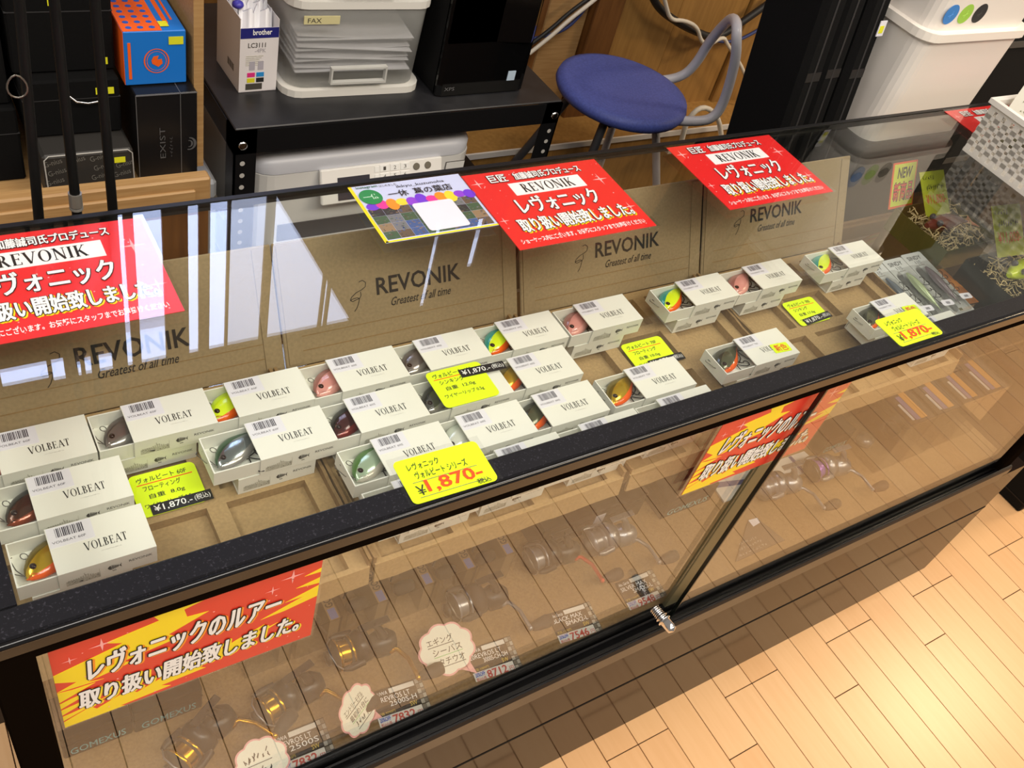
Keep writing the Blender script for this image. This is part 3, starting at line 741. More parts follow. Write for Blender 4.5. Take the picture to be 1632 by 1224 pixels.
# ------------------------------------------------------------------ colourful shop card
def shop_card():
    w, h = .143, .101
    t = tag(obj('shop_card', MB().box(-w / 2, w / 2, -h / 2, h / 2, 0, .0007), mat('card_lilac', (206, 214, 246), .35), None, (.5335, .3755, H + .0004)), 'colourful card with small shop photos and a green round mark', 'card')
    obj('yellow_edge', MB().box(-w / 2 - .001, -w / 2 + .003, -h / 2, h / 2, .0005, .0009).box(-w / 2, w / 2, -h / 2, -h / 2 + .0022, .0005, .0009), YEL, t)
    rr = random.Random(11)
    pm = [mat('photo_tile_%s' % n, c, .4) for n, c in (('brown', (104, 88, 72)), ('grey', (120, 122, 126)), ('dark', (52, 52, 56)), ('blue', (70, 96, 150)), ('green', (70, 96, 70)), ('tan', (150, 126, 96)))]
    cols = 8
    for i in range(cols):
        for j in range(4):
            x0 = -w / 2 + .004 + i * .0170; y0 = -h / 2 + .004 + j * .0135
            tile = MB().box(x0, x0 + .0166, y0, y0 + .0131, .0007, .0009, 0)
            for q in range(9):
                a, c = rr.uniform(x0, x0 + .013), rr.uniform(y0, y0 + .0115); tile.box(a, a + rr.uniform(.001, .0035), c, c + rr.uniform(.0006, .0016), .0009, .00096, 1 + q % 2)
            k = rr.randrange(6)
            obj('photo', tile, [pm[k], pm[(k + 2) % 6], pm[(k + 3) % 6]], t)
    hue = [(120, 60, 220), (230, 60, 160), (250, 150, 40), (250, 220, 60), (150, 70, 220)]
    for i in range(11):
        x = -w / 2 + .012 + i * .0125
        obj('colour_cloud', MB().prism(circ(.0075, 14, 0, 0, .0062 + .002 * (i % 3)), 0, .0002), mat('cloud_%d' % (i % 5), hue[i % 5], .4), t, (x, .011 + .002 * (i % 2), .0009 + .00003 * i))
    gm = obj('round_mark', MB().prism(circ(.0135, 28), 0, .0003), mat('mark_green', (30, 140, 76), .4), t, (-.054, .028, .0014))
    text(gm, '一休', -.009, -.0045, .0005, .018, .009, mat('pale_green', (200, 236, 210), .4), off=.02)
    text(t, 'Instagram', -.064, .0435, .0013, .026, .0055, mat('grass_green', (40, 110, 70), .4), off=.01)
    text(t, 'はじめました', -.036, .0435, .0013, .022, .0040, INKS)
    text(t, 'ikkyu_kuzunoha', -.016, .037, .0013, .062, .0062, INK)
    text(t, '一休  葛の葉店', -.032, .0225, .0016, .082, .0115, INK, off=.012)
    obj('laminate_film', MB().box(-w / 2 - .001, w / 2 + .001, -h / 2, h / 2, .0025, .0027), LAMIN, t)
    obj('white_plate', MB().prism(rrect(.052, .050, .004), 0, .0003), mat('plate_white', (232, 234, 246), .35), t, (.012, -.019, .0015))
    return t
shop_card()

# ================================================================== posters on the front panes
def front_poster(x0, label):
    w, h = .2170, .140
    t = tag(obj('poster', MB().box(0, w, 0, h, -.0004, .0004), REDF, None, (x0, .0226, H - .1995), (PI / 2, 0, 0)), label, 'poster', 'red and yellow posters behind the header')
    obj('laminate_border', MB().box(-.006, w + .003, -.003, h, -.0002, .0002), FILM, t)
    b = MB()
    P = [
     [(0, .50), (.07, .55), (.0, .63), (0, .72), (.24, .83), (.18, .90), (.37, .95), (.34, 1.06), (.62, 1.06), (.46, .98), (.47, .88), (.55, .86), (.40, .74), (.44, .66), (.22, .60), (.27, .56), (.10, .50), (.16, .47)],
     [(0, .36), (.13, .46), (.05, .47), (0, .49)], [(0, .27), (.15, .39), (.04, .36), (0, .34)], [(0, .18), (.17, .32), (.06, .27), (0, .25)], [(0, .10), (.20, .24), (.08, .18), (0, .16)],
     [(0, 0), (0, .08), (.10, .16), (.12, .10), (.24, .20), (.27, .12), (.42, .24), (.52, .30), (.56, .24), (.66, .34), (.78, .42), (.74, .34), (.84, .38), (.62, .18), (.50, .16), (.54, .11), (.36, .09), (.40, .04), (.20, .02), (.22, 0)],
     [(1, .80), (.90, .76), (.96, .74), (1, .73)], [(1, .70), (.86, .62), (.94, .62), (.76, .50), (.86, .51), (1, .56)], [(1, .92), (.93, .88), (1, .87)],
    ]
    for k, p in enumerate(P): b.prism([(a * w, c * .128) for a, c in p], .0004, .0006)
    obj('lightning', b, YEL, t)
    sp = MB(); rr = random.Random(4)
    for (a, c, r) in ((.17, .90, .010), (.88, .93, .011), (.06, .84, .006), (.80, .84, .007), (.84, .22, .006), (.31, .27, .005)): star(sp, a * w, c * .128, r)
    for i in range(40): sp.flat(circ(rr.uniform(.0004, .001), 6, rr.uniform(.004, w - .004), rr.uniform(.004, .12)))
    obj('sparkle', sp, mat('sparkle_pink', (255, 178, 178), .4), t, (0, 0, .0007))
    for s, X, Y, W, Hh in (('レヴォニックのルアー', .024, .066, .158, .036), ('取り扱い開始致しました。', .014, .022, .188, .031)):
        ftext(t, s, X + .0018, Y - .0016, .0007, W, Hh, ORG if Y > .05 else YEL, .0018, .12)
        ftext(t, s, X, Y, .0010, W, Hh, INK, .0019, .12)
        ftext(t, s, X, Y, .0013, W, Hh, WHITE, .0008, .12, 6)
    return t
front_poster(.0540, 'red and yellow poster hanging in the front of the left pane')
front_poster(.7435, 'red and yellow poster hanging behind the edge of the right pane')

# ================================================================== reels and things on the case floor
ZF = .4556
def reel(x, y, ang, style, label, s=1.0):
    body, rot_, arm, band = {'gold': (GUNM, GUNM, GOLD, GOLD), 'dark': (GUNM, RUBB, SILVER, SILVER), 'silver': (SILVER, SILVER, SILVER, SILVER), 'red': (GUNM, GUNM, mat('red_anodised', (226, 60, 50), .25, metal=.6), SILVER), 'purple': (SILVER, SILVER, SILVER, mat('violet_anodised', (150, 100, 200), .25, metal=.6))}[style]
    t = thing('spinning_reel', label, 'reel', (x, y, ZF), (0, 0, ang), 'spinning reels on the case floor')
    b = MB()
    b.tube([(-.016, .012, .026), (-.004, .006, .026), (.012, .004, .026), (.022, .002, .026)], [.010, .019, .019, .012], 14)
    b.tube([(.004, .006, .040), (-.004, .010, .062), (-.012, .014, .070)], [.008, .005, .004], 8)
    obj('body', b, body, t)
    obj('foot', MB().box(-.032, .012, .010, .020, .0685, .0715, bev=.001), body, t)
    r = MB().lathe([(.006, -.014), (.0225, -.016), (.024, -.028), (.020, -.036), (.006, -.038)], 20, 0, axis='x', c=(0, .012, .026))
    for sgn in (-1, 1): r.tube([(-.030, .012 + sgn * .022, .026), (-.050, .012 + sgn * .025, .028), (-.060, .012 + sgn * .024, .030)], [.006, .005, .003], 8)
    obj('rotor', r, rot_, t)
    sp = obj('spool', MB().lathe([(.004, -.038), (.020, -.039), (.020, -.042), (.016, -.043), (.016, -.057), (.021, -.058), (.0215, -.061), (.012, -.064), (.008, -.070), (.0001, -.071)], 24, 0, axis='x', c=(0, .012, .026)), RUBB if style != 'silver' else SILVER, t)
    obj('spool_band', MB().lathe([(.0206, -.0392), (.0212, -.040), (.0206, -.0418)], 24, 0, axis='x', c=(0, .012, .026), close=False).lathe([(.0165, -.044), (.0170, -.050), (.0165, -.056)], 24, 0, axis='x', c=(0, .012, .026), close=False).lathe([(.0214, -.0580), (.0222, -.0595), (.0214, -.0612)], 24, 0, axis='x', c=(0, .012, .026), close=False), band, sp)
    obj('bail', MB().tube([(-.060, -.012, .030), (-.070, -.008, .042), (-.074, .006, .050), (-.072, .022, .048), (-.060, .036, .030)], .0011, 6), STEEL if style != 'gold' else SILVER, t)
    h = MB().tube([(.006, .0, .026), (.010, -.010, .028), (.018, -.014, .030), (.024, -.034, .034), (.026, -.062, .030)], [.0045, .004, .0032, .003, .0032], 8)
    h.ball((.010, -.010, .028), .0058); h.ball((.026, -.062, .030), .0042)
    ho = obj('handle', h, arm, t)
    k = MB().lathe([(.004, 0), (.0065, .003), (.0085, .012), (.010, .026), (.0085, .034), (.003, .036)], 14, 0, axis='x', c=(.028, -.062, .030))
    obj('knob', k, RUBB, ho)
    if style in ('gold', 'dark'): obj('drag_knob', MB().lathe([(.010, -.070), (.0105, -.074), (.004, -.076)], 16, 0, axis='x', c=(0, .012, .026)), GUNM, t)
    return t
reel(.220, .112, .55, 'gold', 'gunmetal spinning reel with gold spool bands nearest the photo corner')
reel(.334, .110, .25, 'gold', 'dark spinning reel with small gold handle, below the left front poster')
reel(.446, .131, .0, 'gold', 'dark spinning reel with gold spool, just left of the large cloud memo')
reel(.628, .133, .0, 'dark', 'dark spinning reel with plain grey handle, right of the cloud memo')
reel(.776, .158, .0, 'red', 'spinning reel with thin red handle, below the row of clear packs')
reel(.884, .150, .0, 'silver', 'silver spinning reel with bright handle above the rightmost price label')
reel(1.250, .126, -.05, 'silver', 'silver spinning reel nearest the grey lidded white sheet, right pane')
reel(1.378, .122, -.05, 'purple', 'silver and violet spinning reel, rightmost of the reels')

def price_label(x, y, name, lines, price, label, ang=-.09, logo='DAIWA'):
    w, h = .074, .050
    t = tag(obj('price_label', MB().box(-w / 2, w / 2, -h / 2, h / 2, 0, .0012), mat('label_taupe', (58, 48, 38), .6, spec=.2), None, (x, y + .004, ZF + .0008), (math.radians(7), 0, ang)), label, 'price label', 'printed price labels on the case floor')
    z = .0014
    def q(n, x0, x1, y0, y1, m): return obj(n, MB().box(x0, x1, y0, y1, .0011, z), m, t)
    q('white_band', -w / 2 + .026, w / 2 - .012, h / 2 - .0085, h / 2 - .002, mat('label_white', (226, 222, 214), .5))
    q('price_band', -w / 2, w / 2 - .0115, -h / 2, -h / 2 + .0145, mat('label_white', (226, 222, 214), .5))
    side = MB()
    for i in range(7):
        y0 = -h / 2 + .001 + i * .007; side.box(w / 2 - .0105, w / 2 - .0055, y0, y0 + .006, .0011, z, i % 2).box(w / 2 - .005, w / 2 - .0005, y0, y0 + .006, .0011, z, (i + 1) % 2)
    obj('side_table', side, [mat('table_grey', (170, 164, 152), .5), mat('table_dark', (120, 110, 96), .5)], t)
    text(t, logo, -w / 2 + .003, h / 2 - .0085, z + .0002, .020, .0050, WHITE, shear=.2)
    text(t, lines[0], -w / 2 + .003, h / 2 - .0175, z + .0002, .050, .0068, WHITE)
    text(t, lines[1], -w / 2 + .022, h / 2 - .0255, z + .0002, .038, .0068, WHITE)
    text(t, 'SW', w / 2 - .026, -h / 2 + .0165, z + .0002, .010, .0058, GOLDINK, off=.01)
    text(t, '定価 %s円' % name, -w / 2 + .002, -h / 2 + .0160, z + .0002, .024, .0040, GOLDINK)
    text(t, '20%OFF', -w / 2 + .002, -h / 2 + .0078, z + .0004, .015, .0058, BLUE, off=.02)
    text(t, '税込価格', -w / 2 + .002, -h / 2 + .0018, z + .0004, .015, .0048, mat('label_red', (196, 84, 70), .5), off=.01)
    text(t, price, -w / 2 + .020, -h / 2 + .0018, z + .0004, .031, .0108, mat('label_red', (196, 84, 70), .5), off=.02)
    text(t, '円', w / 2 - .0195, -h / 2 + .002, z + .0004, .0065, .0065, mat('label_red', (196, 84, 70), .5))
    return t
price_label(.305, .052, '9790', ('20REVROS LT', '2500S'), '7832', 'printed price label of 7832 yen at the bottom, beside the tall cloud memo', -.03)
price_label(.445, .053, '9790', ('20REVROS LT', '2500S-H'), '7832', 'printed price label of 7832 yen, right of the tall cloud memo')
price_label(.593, .057, '10890', ('20REVROS LT', '3000S-CH-DH'), '8712', 'printed price label of 8712 yen, right of the large cloud memo')
price_label(.738, .058, '11790', ('BLACK MAX', 'BMAX2-L'), '7546', 'printed price label of 7546 yen with upper line BLACK MAX', logo='Abu Garcia')
price_label(.871, .064, '11990', ('SILVER MAX', 'SMAX2-L'), '9548', 'printed price label of 9548 yen with upper line SILVER MAX', -.02, logo='Abu Garcia')

def cloud(x, y, w, h, ang, lines, label, tilt=.35):
    p = []
    n = 9
    for i in range(n):
        for k in range(6):
            a = 2 * PI * (i + k / 6) / n; r = 1 + .11 * math.sin(PI * k / 6)
            p.append((w / 2 * r * math.cos(a), h / 2 * r * math.sin(a)))
    t = tag(obj('cloud_memo', MB().prism(p, 0, .0007), PINKM, None, (x, y, ZF + (.022 if tilt < .6 else .044)), (tilt, 0, ang)), label, 'memo', 'cloud shaped memos on the case floor')
    obj('white_face', MB().prism([(a * .93, b * .93) for a, b in p], .0006, .0010), MEMO, t)
    obj('tail', MB().prism([(w * .12, -h * .48), (w * .34, -h * .42), (w * .40, -h * .68)], 0, .0007), PINKM, t)
    k = len(lines)
    for i, (s, u) in enumerate(lines):
        yy = h * .30 - (i + .75) * h * .66 / k
        if s: text(t, s, -w * .34 + i * w * .06, yy, .0013, w * u, h * .60 / k * .72, INK, off=.004)
        else: scribble(t, -w * .34 + i * w * .06, yy, .0013, w * u, h * .60 / k * .72, INK, 6, 31 + i)
        obj('underline', MB().box(-w * .34 + i * w * .06, -w * .34 + i * w * .06 + w * u, yy - h * .035, yy - h * .02, .0010, .0012), INKS if i != 1 else mat('mark_green_line', (150, 200, 130), .5), t)
    return t
cloud(.530, .094, .078, .066, -.06, [('エギング', .5), ('シーバス', .56), ('タチウオ', .5)], 'large cloud shaped memo with pink outline between two reels')
cloud(.3760, .056, .060, .062, .55, [('エントリーモデル', .62), ('最初の1台に', .60), ('', .5)], 'tall cloud memo standing left of the second price label', .9)
cloud(.2500, .050, .062, .056, .0, [('', .55), ('', .45)], 'cloud memo cut by the bottom photo edge')
tri = tag(obj('folded_card', MB().prism([(0, 0), (.118, .0), (.100, .056), (.080, .058)], 0, .0012), mat('card_taupe', (110, 92, 76), .5), None, (1.060, .048, ZF + .001)), 'taupe folded price card lying near the middle of the right pane', 'price card')
obj('white_corner', MB().prism([(.080, .044), (.098, .046), (.100, .056), (.080, .058)], .0011, .0016), STICK, tri)
for i in range(3): scribble(tri, .012 + i * .008, .004 + i * .009, .0016, .070 - i * .014, .0055, mat('label_pale', (190, 180, 168), .5), 9, 20 + i)

def clear_pack(x, label):
    w, d, h = .062, .070, .070
    t = thing('clear_pack', label, 'pack', (x, .171, ZF), (0, 0, 0), 'clear reel handle packs in a row')
    c = MB(); e = .0008
    for b in ((0, w, 0, e, 0, h), (0, w, d - e, d, 0, h), (0, e, e, d - e, 0, h), (w - e, w, e, d - e, 0, h), (0, w, 0, d, h - e, h)): c.box(*b)
    obj('case', c, CLEAR, t)
    cd = obj('side_card', MB().box(w - .0165, w - .002, .002, d - .002, .002, h - .002), mat('pack_kraft', (150, 122, 86), .7), t)
    text(cd, 'GOMEXUS', w - .0038, .021, h - .0016, .046, .0105, INK, off=.02, rot=(0, 0, PI / 2))
    obj('blue_sticker', MB().box(w - .0145, w - .004, .003, .019, h - .002, h - .0015), mat('pack_blue', (112, 122, 176), .5), cd)
    hn = MB().tube([(.008, .060, .040), (.022, .050, .046), (.040, .052, .046)], .0016, 6).tube([(.014, .040, .040), (.024, .050, .046), (.036, .060, .040)], .0016, 6)
    obj('handle_arm', hn, GUNM, t)
    obj('knob', MB().lathe([(.004, 0), (.009, .004), (.010, .020), (.007, .030), (.003, .032)], 14, 0, axis='x', c=(.008, .020, .050)), RUBB, t)
    return t
for i, (x, l) in enumerate(((.272, 'clear handle pack behind the left front poster, leftmost of the row'), (.340, 'clear handle pack second from the left in the row'), (.410, 'clear handle pack third from the left in the row'), (.482, 'clear handle pack fourth from the left in the row'), (.550, 'clear handle pack fifth in the row, right under the carton lip'), (.617, 'clear handle pack at the right end of the row'))): clear_pack(x, l)

def dark_carton(x0, x1, y0, y1, h, label, txt=True):
    t = tag(obj('dark_carton', MB().box(0, x1 - x0, 0, y1 - y0, 0, h, bev=.0015), mat('carton_dark', (30, 24, 19), .5, spec=.2), None, (x0, y0, ZF)), label, 'carton', 'dark reel cartons on the case floor')
    w = x1 - x0
    obj('lid_seam', MB().box(-.0002, w + .0002, -.0002, y1 - y0, h * .62, h * .64), BLACK, t)
    if txt: text(t, 'GOMEXUS', w * .10, -.0004, h * .12, w * .8, .0155, TEAL, rot=(PI / 2, 0, 0), off=.005)
    return t
dark_carton(.050, .128, .158, .26, .052, 'dark carton with teal lettering, left of the pair under the left poster')
dark_carton(.130, .212, .156, .26, .052, 'dark carton with teal lettering, right of the pair under the left poster')
dark_carton(.745, .955, .192, .30, .060, 'long plain dark carton behind the red handled reel', False)
dark_carton(.985, 1.100, .168, .27, .050, 'dark carton with teal lettering left of the right front poster')
dark_carton(1.385, 1.462, .172, .255, .050, 'dark carton with teal lettering behind the violet reel')
obj('white_tag', MB().box(.105, .125, -.0006, .0, .018, .046), STICK, bpy.data.objects['dark_carton.002'])
sh = tag(obj('white_booklet', MB().prism([(0, 0), (.155, -.004), (.246, -.006), (.240, .036), (.004, .042)], 0, .004), mat('booklet_paper', (214, 210, 204), .5), None, (1.122, .154, ZF)), 'white booklet with blue grey band lying behind the right front poster', 'booklet')
obj('blue_band', MB().prism([(.004, .030), (.100, .010), (.104, .018), (.004, .042)], .004, .0045).prism([(.196, -.004), (.206, -.004), (.204, .036), (.196, .036)], .004, .0045), mat('band_blue', (96, 98, 140), .5), sh)

def card_pack(x, y, w, d, h, label, cols):
    t = thing('card_pack', label, 'pack', (x, y, ZF), group='clear card packs at the right end')
    e = .0008; c = MB()
    for b in ((0, w, 0, e, 0, h), (0, w, d - e, d, 0, h), (0, e, e, d - e, 0, h), (w - e, w, e, d - e, 0, h), (0, w, 0, d, h - e, h)): c.box(*b)
    obj('case', c, CLEAR, t)
    obj('brown_card', MB().box(.002, w - .002, .002, d - .002, h - .010, h - .003), CARDBR, t)
    obj('orange_strip', MB().box(w * .52, w * .74, .008, d - .004, h - .003, h - .0022), mat('pack_orange', (224, 158, 66), .5), t)
    obj('blue_strip', MB().box(w * .34, w * .50, .008, d * .5, h - .003, h - .0022), mat('pack_violet', (122, 110, 170), .5), t)
    obj('white_strip', MB().box(w * .22, w * .30, .010, d * .38, h - .003, h - .0022), STICK, t)
    obj('spool', MB().lathe([(.006, .002), (.016, .004), (.016, .018), (.006, .020)], 16, 0, c=(w * .5, d * .5, 0)), SILVER, t)
    return t
card_pack(1.468, .098, .078, .13, .14, 'clear pack with small round spool, leftmost of the clear card packs', 0)
card_pack(1.550, .098, .078, .13, .14, 'clear pack with violet and orange strip, second of the clear card packs', 0)
card_pack(1.632, .100, .072, .15, .14, 'clear pack with plain orange strip, third of the clear card packs', 0)
card_pack(1.706, .100, .078, .16, .14, 'clear pack with long orange strip at the right end of the case', 0)
for x, l in ((1.235, 'white paper box standing under the tray, left of the pair near the right pane'), (1.330, 'white paper box standing under the tray, right of the pair near the right pane')):
    pb = tag(obj('paper_box', MB().box(0, .088, 0, .06, 0, .06, bev=.001), mat('paper_box_white', (214, 206, 196), .5), None, (x + .16, .266, ZF)), l, 'box', 'paper boxes below the tray')
    obj('lid_line', MB().box(-.0003, .0883, -.0003, .0603, .040, .0412), LINE, pb)

# ================================================================== right end of the upper shelf
ZS = H - .199
def slim_pack(x, y, z, ang, c, label, txt='SINDY'):
    w, L = .052, .142
    t = thing('lure_pack', label, 'pack', (x, y, z), (math.radians(5), 0, ang), 'clear lure packs on the shelf')
    obj('backing_card', MB().prism(rrect(w, L, .004, 3, w / 2, L / 2), 0, .0012), mat('pack_card', (206, 208, 208), .5), t)
    blis = MB().prism(rrect(w - .006, L - .034, .01, 4, w / 2, (L - .030) / 2), .0012, .016)
    obj('blister', blis, CLEAR, t)
    m = MB(); n = 14; pts = []; rad = []
    for i in range(n + 1):
        u = i / n; pts.append((w / 2 - .006 + .010 * u * 0, L - .040 - u * .088, .0085)); rad.append(max(.0006, .0078 * math.sin(PI * min(1, u * 1.06 + .04)) ** .7 * (1 - .45 * u)))
    m.tube(pts, rad, 12)
    mo = obj('minnow', m, mat('minnow_' + c[0], c[1], .25, metal=.3, coat=.6), t)
    for q in (.35, .68): link('treble_hook', M_TREB, mo, (w / 2 + .004, L - .040 - q * .088, .010), (0, 0, -.3), (1.1, 1.1, 1.1))
    text(t, txt, .008, L - .016, .0014, .034, .0085, INK, off=.01); text(t, '110', .018, L - .026, .0014, .014, .0075, INK)
    obj('size_line', MB().box(.014, .036, L - .0295, L - .0288, .0012, .0015), LINE, t)
    s = obj('price_tag', MB().prism(rrect(.026, .012, .003, 3), 0, .0004), STICK, t, (w * .66, .022, .0168), (0, 0, -.1))
    bb = MB()
    for i in range(6): bb.flat([(-.004 + i * .0016, -.003), (-.0032 + i * .0016, -.003), (-.0032 + i * .0016, .002), (-.004 + i * .0016, .002)])
    obj('bar_print', bb, BAR, s, (0, 0, .0006))
    obj('print_square', MB().box(.018, .026, .006, .011, .0012, .0016), mat('print_olive', (110, 110, 86), .5), t)
    return t
slim_pack(1.342, .146, ZS + .0015, 0.0, ('smoke', (120, 128, 138)), 'clear lure pack with smoky lure, leftmost of three on the shelf')
slim_pack(1.395, .146, ZS + .0015, -.01, ('pale_green', (186, 200, 160)), 'clear lure pack with pale green lure, middle of three on the shelf')
slim_pack(1.448, .149, ZS + .0015, -.02, ('mauve', (128, 116, 124)), 'clear lure pack with mauve grey lure, rightmost of three on the shelf')
oc = tag(obj('orange_card', MB().box(0, .050, 0, .12, 0, .001), mat('card_orange', (178, 108, 44), .5), None, (1.480, .165, ZS + .0005), (0, 0, -.06)), 'orange card with star lying beside the clear lure packs', 'card')
st = MB(); st.prism([(.016 * (1 if i % 2 == 0 else .42) * math.cos(PI / 2 + i * PI / 5), .016 * (1 if i % 2 == 0 else .42) * math.sin(PI / 2 + i * PI / 5)) for i in range(10)], 0, .0004)
obj('star', st, mat('star_orange', (214, 136, 52), .5), oc, (.042, .050, .0011))

OLIVE = mat('olive_box', (78, 78, 26), 0.25)
GREENB = mat('dark_green_box', (34, 38, 30), 0.2)
STRAW = mat('wood_wool', (222, 200, 150), 0.7)
def straw_box(x0, x1, y0, y1, m1, label, seed):
    t = thing('straw_box', label, 'box', (x0, y0, ZS), group='lure boxes filled with wood wool')
    w, d, h, e = x1 - x0, y1 - y0, .044, .0015
    for b in ((0, w, 0, d, 0, e), (0, w, 0, e, e, h), (0, w, d - e, d, e, h), (0, e, e, d - e, e, h), (w - e, w, e, d - e, e, h)):
        obj('panel', MB().box(*b), m1, t)
    rr = random.Random(seed); s = MB()
    for i in range(240):
        a = rr.uniform(0, 2 * PI); L = rr.uniform(.012, .03); cx, cy = rr.uniform(.012, w - .012), rr.uniform(.012, d - .012)
        z = .012 + rr.uniform(0, .038); pts = []
        for k in range(4):
            u = k / 3 - .5; ca = a + u * rr.uniform(-1.2, 1.2)
            pts.append((min(max(cx + L * u * math.cos(ca), .003), w - .003), min(max(cy + L * u * math.sin(ca), .003), d - .003), z + .008 * math.sin(PI * k / 3) * rr.uniform(-.5, 1.2)))
        s.tube(pts, .0009, 3, 0, False, False)
    so = obj('wood_wool', s, STRAW, t); so['kind'] = 'stuff'
    return t
straw_box(1.510, 1.660, .250, .375, OLIVE, 'olive box of wood wool with a dark red lure, behind', 1)
straw_box(1.532, 1.730, .090, .225, GREENB, 'dark green box of wood wool with a bright yellow green lure, in front', 2)
def big_lure(x, y, z, ang, back, belly, L, label):
    t = thing('big_lure', label, 'lure', (x, y, z), (0, 0, ang))
    n = 18; pts = []; rad = []
    for i in range(n + 1):
        u = i / n; pts.append((u * L, .004 * math.sin(3 * u), 0)); rad.append(max(.0008, L * .17 * math.sin(PI * min(1, u * .93 + .05)) ** .75 * (1 - .3 * u)))
    b = MB().tube(pts, rad, 16); obj('body', b, mat('big_' + back[0], back[1], .2, coat=.7), t)
    for sg in (-1, 1):
        e = obj('eye', MB().ball((0, 0, 0), .0058, 0), mat('big_eye', (70, 74, 86), .15), t, (L * .16, sg * L * .09, L * .10))
    tl = MB().prism([(L * .96, -.002), (L * 1.15, -.016), (L * 1.10, 0), (L * 1.15, .016), (L * .96, .002)], -.0008, .0008)
    obj('tail', tl, mat('big_' + belly[0], belly[1], .3), t)
    return t
big_lure(1.525, .315, ZS + .048, -.12, ('dark_red', (110, 36, 34)), ('pink_tail', (220, 150, 120)), .105, 'dark red and tan big lure lying on wood wool')
big_lure(1.560, .160, ZS + .056, .02, ('chartreuse', (206, 226, 40)), ('lime_tail', (190, 210, 60)), .120, 'bright yellow green big lure with grey eyes on wood wool')
def stand_card(x, y, z, w, h, lines, label, rz=0.0):
    t = tag(obj('price_card', MB().box(-w / 2, w / 2, 0, h, -.0006, .0006), mat('card_yellowgreen', (236, 246, 66), .45), None, (x, y, z), (math.radians(42), 0, rz)), label, 'price card', 'upright price cards in the wood wool')
    obj('clear_sleeve', MB().box(-w / 2 - .002, w / 2 + .002, -.001, h + .003, .0007, .0010), FILM, t)
    scribble(t, -w / 2 + .004, h * .80, .0014, w * .5, h * .11, INK, 5, 4); scribble(t, -w / 2 + .010, h * .56, .0014, w * .76, h * .15, INK, 9, 6)
    text(t, lines[2], -w / 2 + .006, h * .24, .0014, w * .82, h * .24, ORINK, off=.012)
    return t
stand_card(1.585, .335, ZS + .045, .066, .080, ('', '', '¥11,800-'), 'upright yellow card reading 11,800 yen behind the dark red lure', -.05)
stand_card(1.640, .205, ZS + .045, .075, .090, ('', '', '¥11,000-'), 'upright yellow card reading 11,000 yen behind the yellow green lure', -.1)
ns = tag(obj('new_sign', MB().box(-.034, .034, -.004, .078, -.0008, .0008), mat('sign_orange', (250, 92, 40), .45), None, (1.553, .392, ZS + .031), (math.radians(62), 0, 0)), 'small yellow and orange sign reading NEW standing at the back of the case', 'sign')
obj('sign_face', MB().box(-.031, .031, .000, .075, .0008, .0011), mat('sign_yellow', (224, 236, 70), .45), ns)
obj('hanging_tab', MB().prism(rrect(.026, .022, .004, 3, .002, -.018), -.0006, .0008), mat('sign_orange', (250, 92, 40), .45), ns)
text(ns, 'NEW', -.020, .050, .0014, .040, .018, INK, off=.03, shear=.1)
text(ns, '新商品', -.027, .010, .0014, .054, .032, INK, off=.05); text(ns, '新商品', -.027, .010, .0016, .054, .032, mat('sign_red', (236, 60, 60), .45), off=.012)

# white perforated basket with bagged goods on the glass
BASK = mat('basket_plastic', (222, 218, 212), 0.35, alpha=.72)
bk = thing('perforated_basket', 'white perforated plastic basket of bagged goods on the counter corner', 'basket', (1.500, .075, H))
bw, bd, bh = .30, .250, .090
def wall(pa, pb, n, k, thick):
    mb = MB(); a = Vector(pa); b = Vector(pb); d = b - a; up = Vector((0, 0, bh)); nrm = d.cross(up).normalized() * thick
    def slab(u0, u1, v0, v1):
        c = [a + d * u0 + up * v0, a + d * u1 + up * v0, a + d * u1 + up * v1, a + d * u0 + up * v1]
        mb.add(c + [p + nrm for p in c], [(3, 2, 1, 0), (4, 5, 6, 7), (0, 1, 5, 4), (1, 2, 6, 5), (2, 3, 7, 6), (3, 0, 4, 7)])
    slab(0, 1, 0, .06); slab(0, 1, .86, 1)
    for i in range(n + 1):
        u = i / n * .94; slab(u, u + .060 * 9.5 / n, .06, .86)
    for j in range(1, k):
        v = .06 + .80 * j / k
        slab(0, 1, v - .038, v + .038)
    return mb
obj('side_panel', wall((0, bd, 0), (0, 0, 0), 14, 6, .0016), BASK, bk); obj('side_panel', wall((bw, 0, 0), (bw, bd, 0), 14, 6, .0016), BASK, bk)
obj('side_panel', wall((0, 0, 0), (bw, 0, 0), 19, 6, .0016), BASK, bk); obj('side_panel', wall((bw, bd, 0), (0, bd, 0), 19, 6, .0016), BASK, bk)
obj('bottom', MB().box(0, bw, 0, bd, 0, .002), BASK, bk)
rim = MB()
for b in ((-.006, bw + .006, -.006, .004), (-.006, bw + .006, bd - .004, bd + .006), (-.006, .004, .004, bd - .004), (bw - .004, bw + .006, .004, bd - .004)): rim.box(b[0], b[1], b[2], b[3], bh - .006, bh + .002)
obj('rim', rim, mat('basket_rim', (226, 222, 216), .35), bk)
